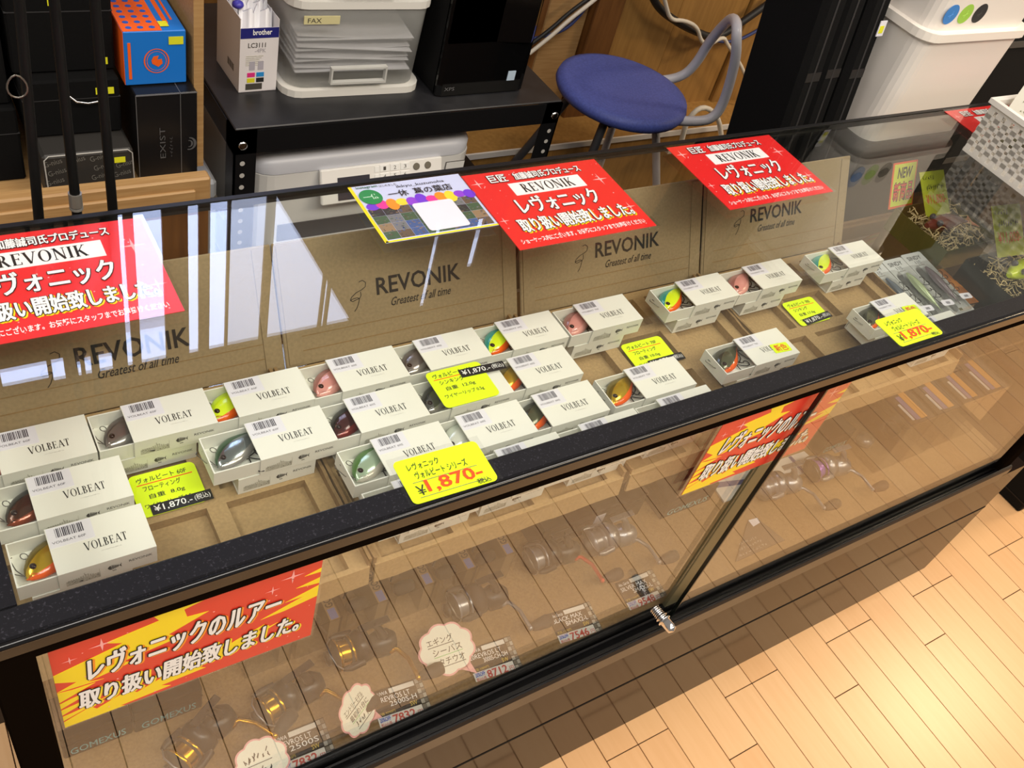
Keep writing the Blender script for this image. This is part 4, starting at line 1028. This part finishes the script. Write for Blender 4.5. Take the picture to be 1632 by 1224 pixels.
def bagged(x, y, rz, label, red=False):
    t = thing('bagged_lure', label, 'bag', (x, y, H + .004), (math.radians(-12), 0, rz), 'bagged goods in the white basket')
    obj('film_bag', MB().box(-.045, .045, -.008, .008, 0, .085, bev=.003), FILM, t)
    hc = obj('header_card', MB().box(-.046, .046, -.0092, .0092, .072, .122), mat('header_card', (240, 236, 222), .5), t)
    scribble(hc, -.034, -.0096, .094, .062, .009, mat('olive_print', (130, 128, 90), .6), 8, 5, rot=(PI / 2, 0, 0))
    scribble(hc, -.030, -.0096, .080, .050, .006, mat('olive_print', (130, 128, 90), .6), 10, 9, rot=(PI / 2, 0, 0))
    obj('hang_tab', MB().tube([(.010 * math.cos(a), 0, .132 + .013 * math.sin(a)) for a in [i * PI / 6 for i in range(13)]], .0025, 6), mat('tab_clear', (206, 206, 206), .2, alpha=.6), t)
    obj('soft_lure', MB().tube([(-.028, 0, .025), (0, .001, .040), (.028, 0, .070)], [.006, .009, .003], 8), mat('red_rubber', (226, 40, 70), .4) if red else mat('olive_rubber', (96, 92, 70), .5), t)
    return t
bagged(1.534, .266, -1.2, 'bag with pale header card leaning in the back corner of the basket')
bagged(1.585, .250, -1.0, 'bag with cream header card standing in the basket behind the red one', False)
bagged(1.532, .160, -1.2, 'bag with bright red soft lure in the front of the basket', True)
bagged(1.660, .235, -1.0, 'bag with cream header card in the basket near the photo edge')

# ================================================================== behind the counter
# black steel rack
RX0, RX1, RY0, RY1, RZ = .481, 1.098, .845, 1.24, .830
rk = thing('steel_rack', 'black steel angle rack holding printer below and computer on top', 'rack', (0, 0, 0))
obj('top_board', MB().box(RX0 + .002, RX1 - .002, RY0 + .002, RY1, RZ - .004, RZ, bev=.0015), mat('rack_top', (38, 38, 41), .42, rgb2=(29, 29, 32), nscale=30), rk)
obj('apron', MB().box(RX0, RX1, RY0, RY0 + .003, RZ - .045, RZ - .004).box(RX0, RX0 + .003, RY0, RY1, RZ - .045, RZ - .004).box(RX1 - .003, RX1, RY0, RY1, RZ - .045, RZ - .004), BLACKMET, rk)
for x, y, sx, sy in ((RX0, RY0, 1, 1), (RX1, RY0, -1, 1), (RX0, RY1, 1, -1), (RX1, RY1, -1, -1)):
    l = MB()
    xa, xb = sorted((x, x + sx * .036)); ya, yb = sorted((y, y + sy * .003))
    l.box(xa, xb, ya, yb, 0.0, RZ - .004)
    xa, xb = sorted((x, x + sx * .003)); ya, yb = sorted((y, y + sy * .036)); l.box(xa, xb, ya, yb, 0.0, RZ - .004)
    lo = obj('leg', l, BLACKMET, rk)
    if y < 1:
        hl = MB()
        for k in range(9):
            z = RZ - .062 - k * .0225; hl.lathe([(.0001, 0), (.0042, 0), (.0042, .0004), (.0001, .0005)], 10, 0, axis='y', c=(x + sx * .014, y - .0006, z), smooth=False)
        obj('bolt_hole', hl, mat('hole_light', (178, 176, 172), .6), lo)
    bo = MB().lathe([(.0075, 0), (.007, -.003), (.0035, -.0035), (.0001, -.0035)], 14, 0, axis='y', c=(x + sx * .013, y - .001, RZ - .028))
    obj('bolt', bo, CHROME, lo)
obj('lower_shelf', MB().box(RX0 + .004, RX1 - .004, RY0 + .004, RY1, .515, .5415), BLACKMET, rk)

# multifunction printer under the rack top
pr = thing('printer', 'off-white office printer with keypad standing under the black rack', 'printer', (.520, .868, .542))
pw, pd = .425, .34
obj('body', MB().prism(rrect(pw, pd, .04, 5, pw / 2, pd / 2), 0, .178), WPLB, pr)
def rounded_lid():
    mb = MB(); o = rrect(pw, pd, .045, 6, pw / 2, pd / 2); lay = [(0, 0), (0, .016), (.006, .026), (.018, .030)]
    n = len(o); vs = []
    for ins, z in lay:
        for a, b in o: vs.append((pw / 2 + (a - pw / 2) * (1 - 2 * ins / pw), pd / 2 + (b - pd / 2) * (1 - 2 * ins / pd), z))
    fs = [(k * n + i, k * n + (i + 1) % n, (k + 1) * n + (i + 1) % n, (k + 1) * n + i) for k in range(3) for i in range(n)] + [tuple(range(3 * n, 4 * n))]
    return mb.add(vs, fs, 0, True)
obj('scanner_lid', rounded_lid(), mat('printer_lid', (200, 203, 212), .35), pr, (0, 0, .1795))
cp = obj('control_panel', MB().box(0, .235, -.005, .004, 0, .062, bev=.002), mat('panel_white', (232, 230, 226), .35), pr, (.116, -.024, .124), (math.radians(-20), 0, 0))
obj('screen', MB().box(.030, .090, -.0062, -.0045, .006, .046), GREYD, cp)
for k, ch in enumerate('123456789*0#'):
    r, c = divmod(k, 3); b = obj('key', MB().box(0, .0185, -.0062, -.0045, 0, .0125, bev=.0008), mat('key_white', (238, 238, 236), .4), cp, (.110 + c * .0200, 0, .047 - r * .0142))
    text(b, ch, .0065, -.0064, .0030, .0050, .0066, INKS, rot=(PI / 2, 0, 0))
obj('function_key', MB().box(.100, .1075, -.0062, -.0045, .048, .058).box(.100, .1075, -.0062, -.0045, .034, .044), mat('key_white', (238, 238, 236), .4), cp)
for c in (.182, .205):
    rg = MB().lathe([(.0055, -.0062), (.0065, -.0062), (.0065, -.005)], 16, 0, axis='y', c=(c, 0, .050)); obj('round_key', rg, LINE, cp)
lb = obj('badge', MB().box(0, .040, -.0012, .0, 0, .016), INKS, pr, (.366, -.0005, .150)); obj('badge_face', MB().box(.001, .039, -.0016, -.001, .001, .015), WPLB, lb)
obj('paper_slot', MB().box(.05, .37, -.002, .01, .040, .075), mat('slot_dark', (60, 62, 66), .5), pr)
obj('paper_tray', MB().box(.04, .385, -.05, .02, .004, .036, bev=.004), WPLB, pr)
# white panel leaning left of the rack leg
wp = tag(obj('white_case', MB().box(0, .060, 0, .26, 0, .20, bev=.006), mat('case_grey_white', (196, 200, 206), .4), None, (.415, .90, .50)), 'pale grey plastic case wedged between the wooden shelf and the black rack', 'case')
obj('seam', MB().box(-.0004, .0604, -.0004, .26, .165, .168), LINE, wp)
obj('stand', MB().box(.002, .058, .01, .25, -.50, 0.0), BLACK, wp)

# ink cartridge carton with bags in it
ik = thing('ink_carton', 'white open ink carton with blue brand band, filled with cartridge bags', 'carton', (.522, .945, RZ + .0004), (0, 0, .02))
iw, idp, ih = .062, .100, .108
WC = mat('carton_white', (228, 224, 226), .45)
for b in ((0, iw, 0, .0012, 0, ih), (0, iw, idp - .0012, idp, 0, ih + .02), (0, .0012, .0012, idp - .0012, 0, ih + .015), (iw - .0012, iw, .0012, idp - .0012, 0, ih + .012), (0, iw, 0, idp, 0, .001)):
    obj('panel', MB().box(*b), WC, ik)
bb = obj('brand_band', MB().box(.0005, iw - .0005, -.0005, .0002, ih - .0165, ih), mat('brand_blue', (38, 40, 120), .4), ik)
text(bb, 'brother', .020, -.0008, ih - .0110, .030, .0085, WHITE, rot=(PI / 2, 0, 0), off=.02)
text(ik, 'LC3111', .013, -.0005, ih - .032, .028, .0078, INKS, rot=(PI / 2, 0, 0), off=.01); text(ik, '-4PK', .024, -.0005, ih - .0405, .018, .0068, mat('pale_grey_print', (176, 172, 178), .5), rot=(PI / 2, 0, 0))
ln = MB()
for i in range(6): ln.box(.010, .010 + .028 - (i % 3) * .003, -.0004, .0, ih - .047 - i * .0030, ih - .0458 - i * .0030)
obj('small_print', ln, GREYP, ik)
for i, (a, b, c) in enumerate(((.013, .030, (220, 50, 130)), (.028, .030, (40, 140, 210)), (.013, .0205, (220, 210, 40)), (.028, .0205, (36, 36, 36)))):
    obj('colour_patch', MB().box(a, a + .0125, -.0005, 0, b - .004, b + .0035), mat('patch_%d' % i, c, .5), ik)
for a in (.016, .030): obj('cartridge_picture', MB().box(a, a + .009, -.0005, 0, .038, .053), mat('picture_grey', (176, 172, 184), .5), ik)
bs = MB(); rr = random.Random(8)
for i in range(9): bs.prism([(0, 0)] + [(.003 + rr.uniform(-.001, .001) + k * .003, .004 + rr.uniform(0, .002)) for k in range(8)] + [(.028, 0)], 0, .0006, axis='x')
obj('black_print_block', MB().box(.011, .038, -.0005, 0, .004, .0145), INKS, ik)
sb = MB()
for i in range(7): sb.box(.004 + i * .004, .0062 + i * .004, -.0003, .0, .004, .016)
obj('side_bars', sb, INKS, ik, (-.0002, .020, .020), (0, 0, PI / 2))
for i in range(5):
    m = MB(); n = 12; y = .012 + i * .018
    m.add([(.004 + (iw - .008) * k / n, y + .003 * math.sin(k * 1.3 + i), 0.01) for k in range(n + 1)] + [(.004 + (iw - .008) * k / n, y + .006 * math.sin(k * 1.1 + i) + .008, ih + .018 + .006 * math.sin(k * 2.1 + i * 2) + i * .004) for k in range(n + 1)] + [(.004 + (iw - .008) * k / n, y + .003 + .003 * math.sin(k * 1.3 + i), 0.01) for k in range(n + 1)] + [(.004 + (iw - .008) * k / n, y + .004 + .006 * math.sin(k * 1.1 + i) + .008, ih + .018 + .006 * math.sin(k * 2.1 + i * 2) + i * .004) for k in range(n + 1)],
          [(k, k + 1, n + 2 + k, n + 1 + k) for k in range(n)] + [(2 * n + 2 + k, 3 * n + 3 + k, 3 * n + 4 + k, 2 * n + 3 + k) for k in range(n)] + [(n + 1 + k, n + 2 + k, 3 * n + 4 + k, 3 * n + 3 + k) for k in range(n)], 0, True)
    obj('cartridge_bag', m, mat('bag_white', (226, 226, 232), .3), ik)
obj('blue_cap', MB().ball((0, 0, 0), .009, 0, sz=.7), mat('cap_blue', (66, 60, 170), .4), ik, (.004, .024, ih + .026))

# clear drawer tower
dt = thing('drawer_tower', 'translucent plastic drawer tower with papers standing on the black rack', 'drawers', (.590, .918, RZ + .0004), (0, 0, -.04))
dw, dd, dh = .240, .31, .150
FROST = mat('frosted_plastic', (206, 208, 206), 0.28, alpha=.42)
WFR = mat('tower_frame', (222, 220, 214), .4)
for k in range(2):
    z0 = .012 + k * dh
    obj('frame', MB().prism(rrect(dw + .006, dd, .03, 4, dw / 2, dd / 2), z0 - .012, z0), WFR, dt)
    dr = MB(); o = rrect(dw, dd - .006, .032, 5, dw / 2, dd / 2); n = len(o)
    vs = [(a + (dw / 2 - a) * .05, b + (dd / 2 - b) * .03, z0 + .002) for a, b in o] + [(a, b, z0 + dh - .014) for a, b in o]
    dr.add(vs, [(i, (i + 1) % n, n + (i + 1) % n, n + i) for i in range(n)] + [tuple(range(n - 1, -1, -1))], 0, True)
    d = obj('drawer', dr, FROST, dt)
    hd = MB().box(.072, .170, -.0045, .004, z0 + .012, z0 + .016).box(.072, .075, -.0045, .004, z0 + .016, z0 + .040).box(.167, .170, -.0045, .004, z0 + .016, z0 + .040).box(.072, .170, -.0045, .004, z0 + .038, z0 + .041)
    obj('handle', hd, mat('handle_clear', (214, 214, 210), .3, alpha=.7), d)
    if k == 0:
        lbx = obj('paper_label', MB().box(.020, .078, -.0012, .0006, z0 + dh - .035, z0 + dh - .022), mat('aged_label', (206, 198, 150), .6), d)
        text(lbx, 'FAX', .026, -.0016, z0 + dh - .0325, .022, .0075, INKS, rot=(PI / 2, 0, 0))
    for i in range(8):
        pm = MB().box(.020, dw - .020, .022, dd - .02, 0, .0012)
        obj('sheet', pm, mat('sheet_white', (232, 232, 236), .6), d, (0, 0, z0 + .020 + i * .009), (math.radians(1.0 + i * .4), math.radians(3 * (1 if i % 2 else -.3)), rr.uniform(-.04, .04)))
obj('frame', MB().prism(rrect(dw + .006, dd, .03, 4, dw / 2, dd / 2), 2 * dh, 2 * dh + .012), WFR, dt)

# desktop computer tower
pc = thing('computer_tower', 'gloss black desktop computer tower at the right of the black rack', 'computer', (.850, .888, RZ + .0004))
cw, cd_, chh = .180, .33, .36
obj('case', MB().box(0, cw, .006, cd_, 0, chh, bev=.003), BLACK, pc)
fp = obj('front_panel', MB().prism([(0, .004), (.010, 0), (cw - .010, 0), (cw, .004), (cw, .012), (0, .012)], .002, chh - .002), BLACKG, pc)
obj('panel_ridge', MB().prism([(.004, -.0006), (.10, -.0006), (.165, -.010), (.175, -.0006)], .10, chh - .004), BLACKG, fp)
text(fp, 'XPS', .014, -.0010, .012, .020, .0065, mat('dim_silver', (110, 110, 112), .4), rot=(PI / 2, 0, 0))
obj('chip_sticker', MB().box(.140, .156, -.0012, 0, .024, .042), mat('sticker_paleblue', (186, 206, 226), .3), fp)
obj('drive_slot', MB().box(.095, .16, -.0106, -.008, .215, .2165), mat('slot_line', (64, 64, 66), .3), fp)

# ------------------------------------------------------------------ wooden shelf with boxed reels on the left
ws = thing('wooden_shelf', 'light wood shelf with raised front board at the left behind the counter', 'shelf', (0, 0, 0))
obj('front_board', MB().box(-.30, .424, .778, .800, .745, .798, bev=.003), WOOD, ws)
obj('trim_strip', MB().box(-.30, .400, .772, .778, .752, .782, bev=.002), WOOD, ws)
obj('shelf_board', MB().box(-.30, .418, .800, 1.19, .735, .7545), WOOD, ws)
obj('lower_front', MB().box(-.30, .424, .79, .80, .0, .735), PLYD, ws)
obj('upright', MB().box(.4275, .4415, .868, 1.20, .755, 1.24), WOOD, ws)
obj('back_board', MB().box(-.30, .418, 1.19, 1.20, .755, 1.24), BLACKF, ws)
def ytag(parent, x, y, z, w=.012, h=.010, rot=(PI / 2, 0, 0)):
    return obj('price_tag', MB().box(0, w, 0, h, 0, .0005), mat('tag_yellow', (222, 222, 40), .5), parent, (x, y, z), rot)
ex = tag(obj('reel_box', MB().box(0, .086, 0, .13, 0, .142, bev=.0015), mat('box_black', (20, 20, 22), .35), None, (.340, .848, .755)), 'upright black reel box with grey lettering below the orange and blue box', 'box')
obj('silver_edge', MB().box(.0, .0008, -.0006, .0002, .001, .141).box(.0, .086, -.0006, .0002, .1405, .1415).box(.0615, .0622, -.0006, .0002, .001, .141).box(.0615, .0622, .0, .13, .1418, .1424), mat('edge_silver', (130, 130, 132), .35, metal=.4), ex)
text(ex, 'EXIST', .039, -.0008, .036, .052, .008, mat('dull_grey', (84, 84, 86), .5), rot=(PI / 2, -PI / 2, 0)); 
scribble(ex, .050, -.0008, .036, .036, .006, mat('dull_grey', (84, 84, 86), .5), 6, 12, rot=(PI / 2, -PI / 2, 0))
em = MB(); arc(em, .0105, .011, .0105, .011, -1.9, 1.6, .003, .004, 14); arc(em, .0105, .011, .0055, .006, -1.9, 1.9, .002, .003, 10)
obj('brand_emblem', em, mat('dull_grey', (84, 84, 86), .5), ex, (.0634, -.0008, .046), (PI / 2, 0, 0))
ob = tag(obj('reel_box', MB().box(0, .084, 0, .15, 0, .080, bev=.0012), mat('box_blue', (24, 116, 208), .45), None, (.334, .872, .8985)), 'bright blue and orange reel box on top of the black upright box', 'box')
OR2 = mat('box_orange', (240, 98, 28), .45); BL2 = mat('dot_blue', (40, 92, 190), .45)
obj('orange_side', MB().box(-.0006, .0, .001, .149, .001, .079), OR2, ob)
obj('orange_top', MB().box(.0, .052, .001, .149, .080, .0806), OR2, ob)
dm = MB()
for i in range(3):
    for j in range(9): dm.prism(circ(.0042, 10, .010 + i * .0155, .010 + j * .0150, .0036), .0806, .0810)
obj('dot_pattern', dm, BL2, ob)
obj('top_print', MB().box(.060, .066, .02, .14, .0800, .0806).box(.071, .074, .03, .12, .0800, .0806), OR2, ob)
rg = MB(); arc(rg, 0, 0, .0175, .0185, 0, 2 * PI, .002, .002, 28); arc(rg, 0, 0, .0135, .0145, 0, 2 * PI, .0008, .0008, 28)
rg.flat([(-.006, -.004), (.002, -.009), (.008, -.004), (.007, .003), (.001, .002), (.003, .008), (-.004, .007), (-.007, .001)])
obj('round_emblem', rg, OR2, ob, (.043, -.0006, .036), (PI / 2, 0, 0))
obj('edge_print', MB().box(.005, .009, -.0006, 0, .010, .064), OR2, ob)
ytag(ob, .060, -.0008, .060, .020, .0115); ytag(ob, .052, .010, .0812, .012, .014, (0, 0, 0))
gb = tag(obj('reel_box', MB().box(0, .120, 0, .10, 0, .072, bev=.004), mat('box_pattern', (46, 44, 42), .55), None, (.208, .826, .755)), 'flat dark box with repeating slanted grey print and light piping', 'box')
for i in range(4):
    for j in range(4):
        if rr.random() < .9: text(gb, 'G-nius', .006 + j * .030 - (i % 2) * .004, -.0006, .008 + i * .0155 + j * .001, .024, .0085, mat('pattern_grey', (112, 110, 104), .6), rot=(PI / 2, math.radians(-14), 0))
obj('piping', MB().tube([(.003, -.001, .0), (.002, -.001, .066), (.008, -.001, .072), (.112, -.001, .072), (.118, -.001, .066), (.119, -.001, .0)], .0010, 6), mat('piping_grey', (170, 168, 164), .5), gb)
ytag(gb, .093, -.0012, .052, .015, .009)
def black_case(x, y, z, w, d, h, label, tags=()):
    t = tag(obj('black_case', MB().box(0, w, 0, d, 0, h, bev=.003), BLACKF, None, (x, y, z)), label, 'case', 'black cases on the wooden shelf')
    obj('lid_seam', MB().box(-.0004, w + .0004, -.0005, d, h * .66, h * .67), mat('seam_grey', (46, 46, 48), .6), t)
    for a, b in tags: ytag(t, a, -.0008, b)
    return t
b1 = black_case(.200, .870, .828, .125, .20, .085, 'black fabric case with chrome handle above the patterned box', ((.105, .062), (.093, .062)))
obj('chrome_handle', MB().tube([(.058, -.004, .064), (.066, -.010, .058), (.080, -.012, .056), (.096, -.010, .057), (.104, -.004, .062)], .0016, 8), CHROME, b1)
b2 = black_case(.196, .890, .9135, .130, .20, .13, 'tall black case on top of the case with chrome handle', ((.108, .010), (.052, .095)))
b3 = black_case(.06, .880, .755, .132, .22, .115, 'black case at the left photo edge with one yellow tag', ((.085, .028),))
b4 = black_case(.05, .890, .8705, .138, .20, .16, 'black case high at the left photo edge', ())
# fishing rods standing between counter and shelf
def rod(x0, x1, y, label, guide=None, band=True):
    base = Vector((x0 - (x1 - x0) * 4.2 * 0, y, .0)); a = Vector((x0, y, .98)); b = Vector((x1, y, 1.212)); d = (b - a) / (b.z - a.z)
    p0 = a - d * .98; p1 = a + d * (1.60 - .98)
    t = thing('fishing_rod', label, 'rod', p0)
    tip = p1 - p0
    obj('blank', MB().tube([(0, 0, .0), tip * .3, tip * .6, tip], [.0075, .0062, .0052, .0042], 10), mat('rod_black', (10, 10, 11), .55, spec=.2), t)
    if band:
        c = tip * (1.0 / 1.60)
        obj('grip_ring', MB().tube([c - d * .012, c + d * .004], .0068, 12), mat('ring_grey', (150, 146, 140), .3, metal=.6), t)
        obj('wrap', MB().tube([c - d * .016, c - d * .0135], .0069, 12).tube([c - d * .030, c - d * .029], .0069, 12), mat('wrap_grey', (120, 118, 114), .4), t)
    if guide:
        c = tip * (guide / 1.60); rgm = MB().tube([(c.x - .010 + .0085 * math.sin(k * PI / 8), c.y - .012, c.z + .013 * (1 - .25 * abs(math.sin(k * PI / 16))) * math.cos(k * PI / 8)) for k in range(17)], .0010, 6)
        obj('guide_ring', rgm, STEEL, t)
    return t
rod(.152, .162, .50, 'black fishing rod with a ring guide, leftmost of three by the wooden shelf', 1.135, False)
rod(.189, .190, .50, 'black fishing rod with grey grip ring, middle of three')
rod(.225, .224, .50, 'thin black fishing rod, rightmost of three by the patterned box', None, False)

# ------------------------------------------------------------------ stool, cables, storage boxes, black cases
so = thing('work_stool', 'work stool with round blue seat and bent grey tube back', 'stool', (1.605, 1.225, 0))
obj('seat', MB().lathe([(.0001, .566), (.150, .566), (.166, .572), (.172, .584), (.168, .597), (.150, .603), (.06, .601), (.0001, .599)], 40, 0, close=False), mat('seat_blue', (88, 104, 190), .5, rgb2=(78, 92, 172), nscale=200), so)
tp = [(1.70, 1.285, .575), (1.79, 1.270, .578), (1.835, 1.255, .600), (1.850, 1.245, .645), (1.850, 1.235, .70), (1.835, 1.20, .765), (1.80, 1.15, .815), (1.765, 1.10, .828), (1.752, 1.075, .81), (1.768, 1.065, .765), (1.785, 1.065, .70), (1.795, 1.065, .635), (1.785, 1.065, .597), (1.755, 1.075, .580), (1.66, 1.105, .575)]
def smooth(pts, it=2):
    for _ in range(it):
        q = [pts[0]]
        for a, b in zip(pts[:-1], pts[1:]):
            q.append(tuple(a[i] * .75 + b[i] * .25 for i in range(3))); q.append(tuple(a[i] * .25 + b[i] * .75 for i in range(3)))
        q.append(pts[-1]); pts = q
    return pts
TUBE = mat('grey_paint_tube', (206, 208, 220), .3)
obj('back_tube', MB().tube([(a - 1.605, b - 1.225, c) for a, b, c in smooth(tp)], .0125, 12), TUBE, so)
obj('seat_plate', MB().box(-.09, .09, -.09, .09, .548, .566), BLACK, so)
for k, (a, b) in enumerate(((-.16, -.12), (.16, -.12), (-.16, .15), (.16, .15))):
    obj('leg', MB().tube([(a * .5, b * .5, .556), (a, b, .28), (a * 1.15, b * 1.15, .0)], .011, 10), TUBE if k % 2 else mat('dark_tube', (70, 70, 74), .35), so)
obj('foot_ring', MB().tube([(.165 * math.cos(i * PI / 12), .165 * math.sin(i * PI / 12), .20) for i in range(25)], .007, 8), TUBE, so)
def cable(pts, r, m, label, dy=0.0):
    return tag(obj('cable', MB().tube(smooth([(a, 1.495 + dy, c) for a, c in pts], 2), r, 8), m, None), label, 'cable', 'cables along the wood wall')
CW, CB, CBL = mat('cable_white', (222, 214, 200), .5), mat('cable_black', (24, 24, 26), .5), mat('cable_blue', (44, 60, 120), .5)
cable([(1.50, .545), (1.56, .595), (1.598, .634), (1.64, .668), (1.70, .72)], .0055, CW, 'white cable running up beside the computer')
cable([(1.50, .560), (1.56, .605), (1.60, .646), (1.65, .684), (1.72, .735)], .0055, CB, 'black cable running up beside the white one', .012)
cable([(1.50, .572), (1.542, .580), (1.603, .592), (1.644, .626), (1.68, .70)], .0045, CBL, 'blue cable sagging under the white and black cables', .02)
cable([(1.80, .76), (1.87, .682), (1.92, .648), (1.977, .622), (2.02, .604), (2.082, .583), (2.141, .566), (2.187, .570), (2.24, .602), (2.36, .69)], .011, CB, 'thick black cable behind the stool back')
cable([(1.83, .77), (1.90, .678), (1.935, .636), (1.99, .634), (2.05, .612), (2.085, .567), (2.125, .552), (2.17, .580), (2.20, .552), (2.26, .51), (2.337, .445), (2.42, .35)], .006, CW, 'white cable twisted around the thick black cable', -.022)
cable([(2.08, .575), (2.13, .556), (2.207, .535), (2.288, .533), (2.364, .566), (2.45, .62)], .005, CBL, 'thin dark blue cable below the thick black one', .024)
tag(obj('wire_loop', MB().tube(smooth([(2.036, 1.35, .303), (2.019, 1.35, .391), (2.059, 1.35, .436), (2.147, 1.35, .39), (2.204, 1.35, .307)]), .008, 8).box(1.98, 2.24, 1.335, 1.36, .285, .305), CW, None), 'white wire handle sticking up behind the stool', 'handle')
# white storage boxes
def storage_box(z, h, label, dots=False):
    t = thing('storage_box', label, 'storage box', (1.474, .470, z), (0, 0, 0), 'white plastic storage boxes')
    w, d = .285, .26
    o = rrect(w, d, .03, 5, w / 2, d / 2); n = len(o); mb = MB()
    vs = [(w / 2 + (a - w / 2) * .95, d / 2 + (b - d / 2) * .96, 0) for a, b in o] + [(a, b, h - .012) for a, b in o]
    mb.add(vs, [(i, (i + 1) % n, n + (i + 1) % n, n + i) for i in range(n)] + [tuple(range(n - 1, -1, -1)), tuple(range(n, 2 * n))])
    obj('bin', mb, WPLA, t)
    obj('rim', MB().prism(rrect(w + .016, d + .016, .036, 5, w / 2, d / 2), h - .012, h + .002, 0), mat('box_rim', (236, 230, 222), .35), t)
    gv = MB()
    gz = .045 if not dots else h * .12
    for a in ((.030, w - .10, .0, gz), (.030, w - .10, 0, gz)): gv.box(a[0], a[1], -.0012 + .006, .008, a[3] + .085, a[3] + .0865)
    gv.box(w - .102, w - .100, .0048, .008, gz + .02, gz + .0865)
    obj('groove', gv, mat('groove_grey', (150, 146, 142), .5), t)
    if dots:
        for k, (x, c) in enumerate(((.036, (52, 124, 200)), (.075, (150, 196, 70)), (.114, (34, 34, 36)))):
            b = obj('round_sticker', MB().lathe([(.0001, 0), (.0165, 0), (.0165, .0006), (.0001, .0008)], 28, 0, axis='y', smooth=False), mat('dot_sticker_%d' % k, c, .4), t, (x, .0042, .030))
            stp = MB(); stroke(stp, -.006, -.003, .005, .001, .0012); stroke(stp, -.001, -.006, .002, .006, .0010)
            obj('print_mark', stp, mat('mark_pale_%d' % k, tuple(min(255, v + 50) for v in c), .4), b, (0, -.0004, 0), (PI / 2, 0, 0))
    return t
storage_box(.940, .206, 'large white storage box with pale rim just behind the counter', False)
storage_box(1.1465, .26, 'white storage box with blue, green and black round stickers, on top', True)
sbd = tag(obj('dark_stand', MB().box(0, .285, 0, .27, 0, .940, bev=.003), BLACK, None, (1.474, .466, 0)), 'dark stand under the white storage boxes behind the counter', 'stand')
obj('stand_shelf', MB().box(-.002, .287, -.002, .272, .42, .435), BLACKMET, sbd)
for i in range(3):
    t = tag(obj('tall_case', MB().box(0, .053, 0, .13, 0, .80, bev=.010), BLACKF, None, (1.303 + i * .0545, .478 + .006 * (i % 2), .714), (math.radians(-8), math.radians(-2), 0)), ['tall black case behind the counter, leftmost of three left of the white boxes', 'tall black case behind the counter, middle of three', 'tall black case behind the counter, directly beside the white boxes'][i], 'case', 'tall black cases')
    obj('zip_line', MB().box(.024, .028, -.001, .002, .03, .77), mat('zip_dark', (34, 34, 36), .5), t)
    obj('strap', MB().box(.010, .043, -.0008, .001, .33, .345), mat('strap_dark', (24, 22, 22), .5), t)
    if i == 2:
        p = obj('paper_tag', MB().box(.036, .052, -.0025, -.001, .40, .425), STICK, t); obj('yellow_patch', MB().box(.038, .048, -.003, -.0024, .405, .417), mat('tag_yellow', (222, 222, 40), .5), p)
cs = tag(obj('case_stand', MB().box(0, .190, 0, .27, 0, .690, bev=.003), BLACK, None, (1.270, .465, 0)), 'low black stand carrying the tall black cases', 'stand')
obj('stand_edge', MB().box(-.001, .191, -.001, .271, .66, .668), BLACKMET, cs)
bs_ = tag(obj('black_stand', MB().box(0, .40, 0, .5, 0, .46, bev=.004), BLACK, None, (2.336, .020, 0)), 'black fixture standing on the floor beyond the right end of the showcase', 'stand')
obj('kick_strip', MB().box(-.001, .401, -.001, .5, .03, .034), BLACKMET, bs_)
dk = tag(obj('dark_cabinet', MB().box(0, .40, 0, .30, 0, 1.30, bev=.004), BLACK, None, (1.785, .520, 0)), 'dark cabinet right of the white storage boxes at the photo edge', 'cabinet')
for i in range(4): obj('shelf_edge', MB().box(-.001, .401, -.003, .002, .30 + i * .26, .312 + i * .26), mat('edge_grey', (70, 66, 62), .5), dk)
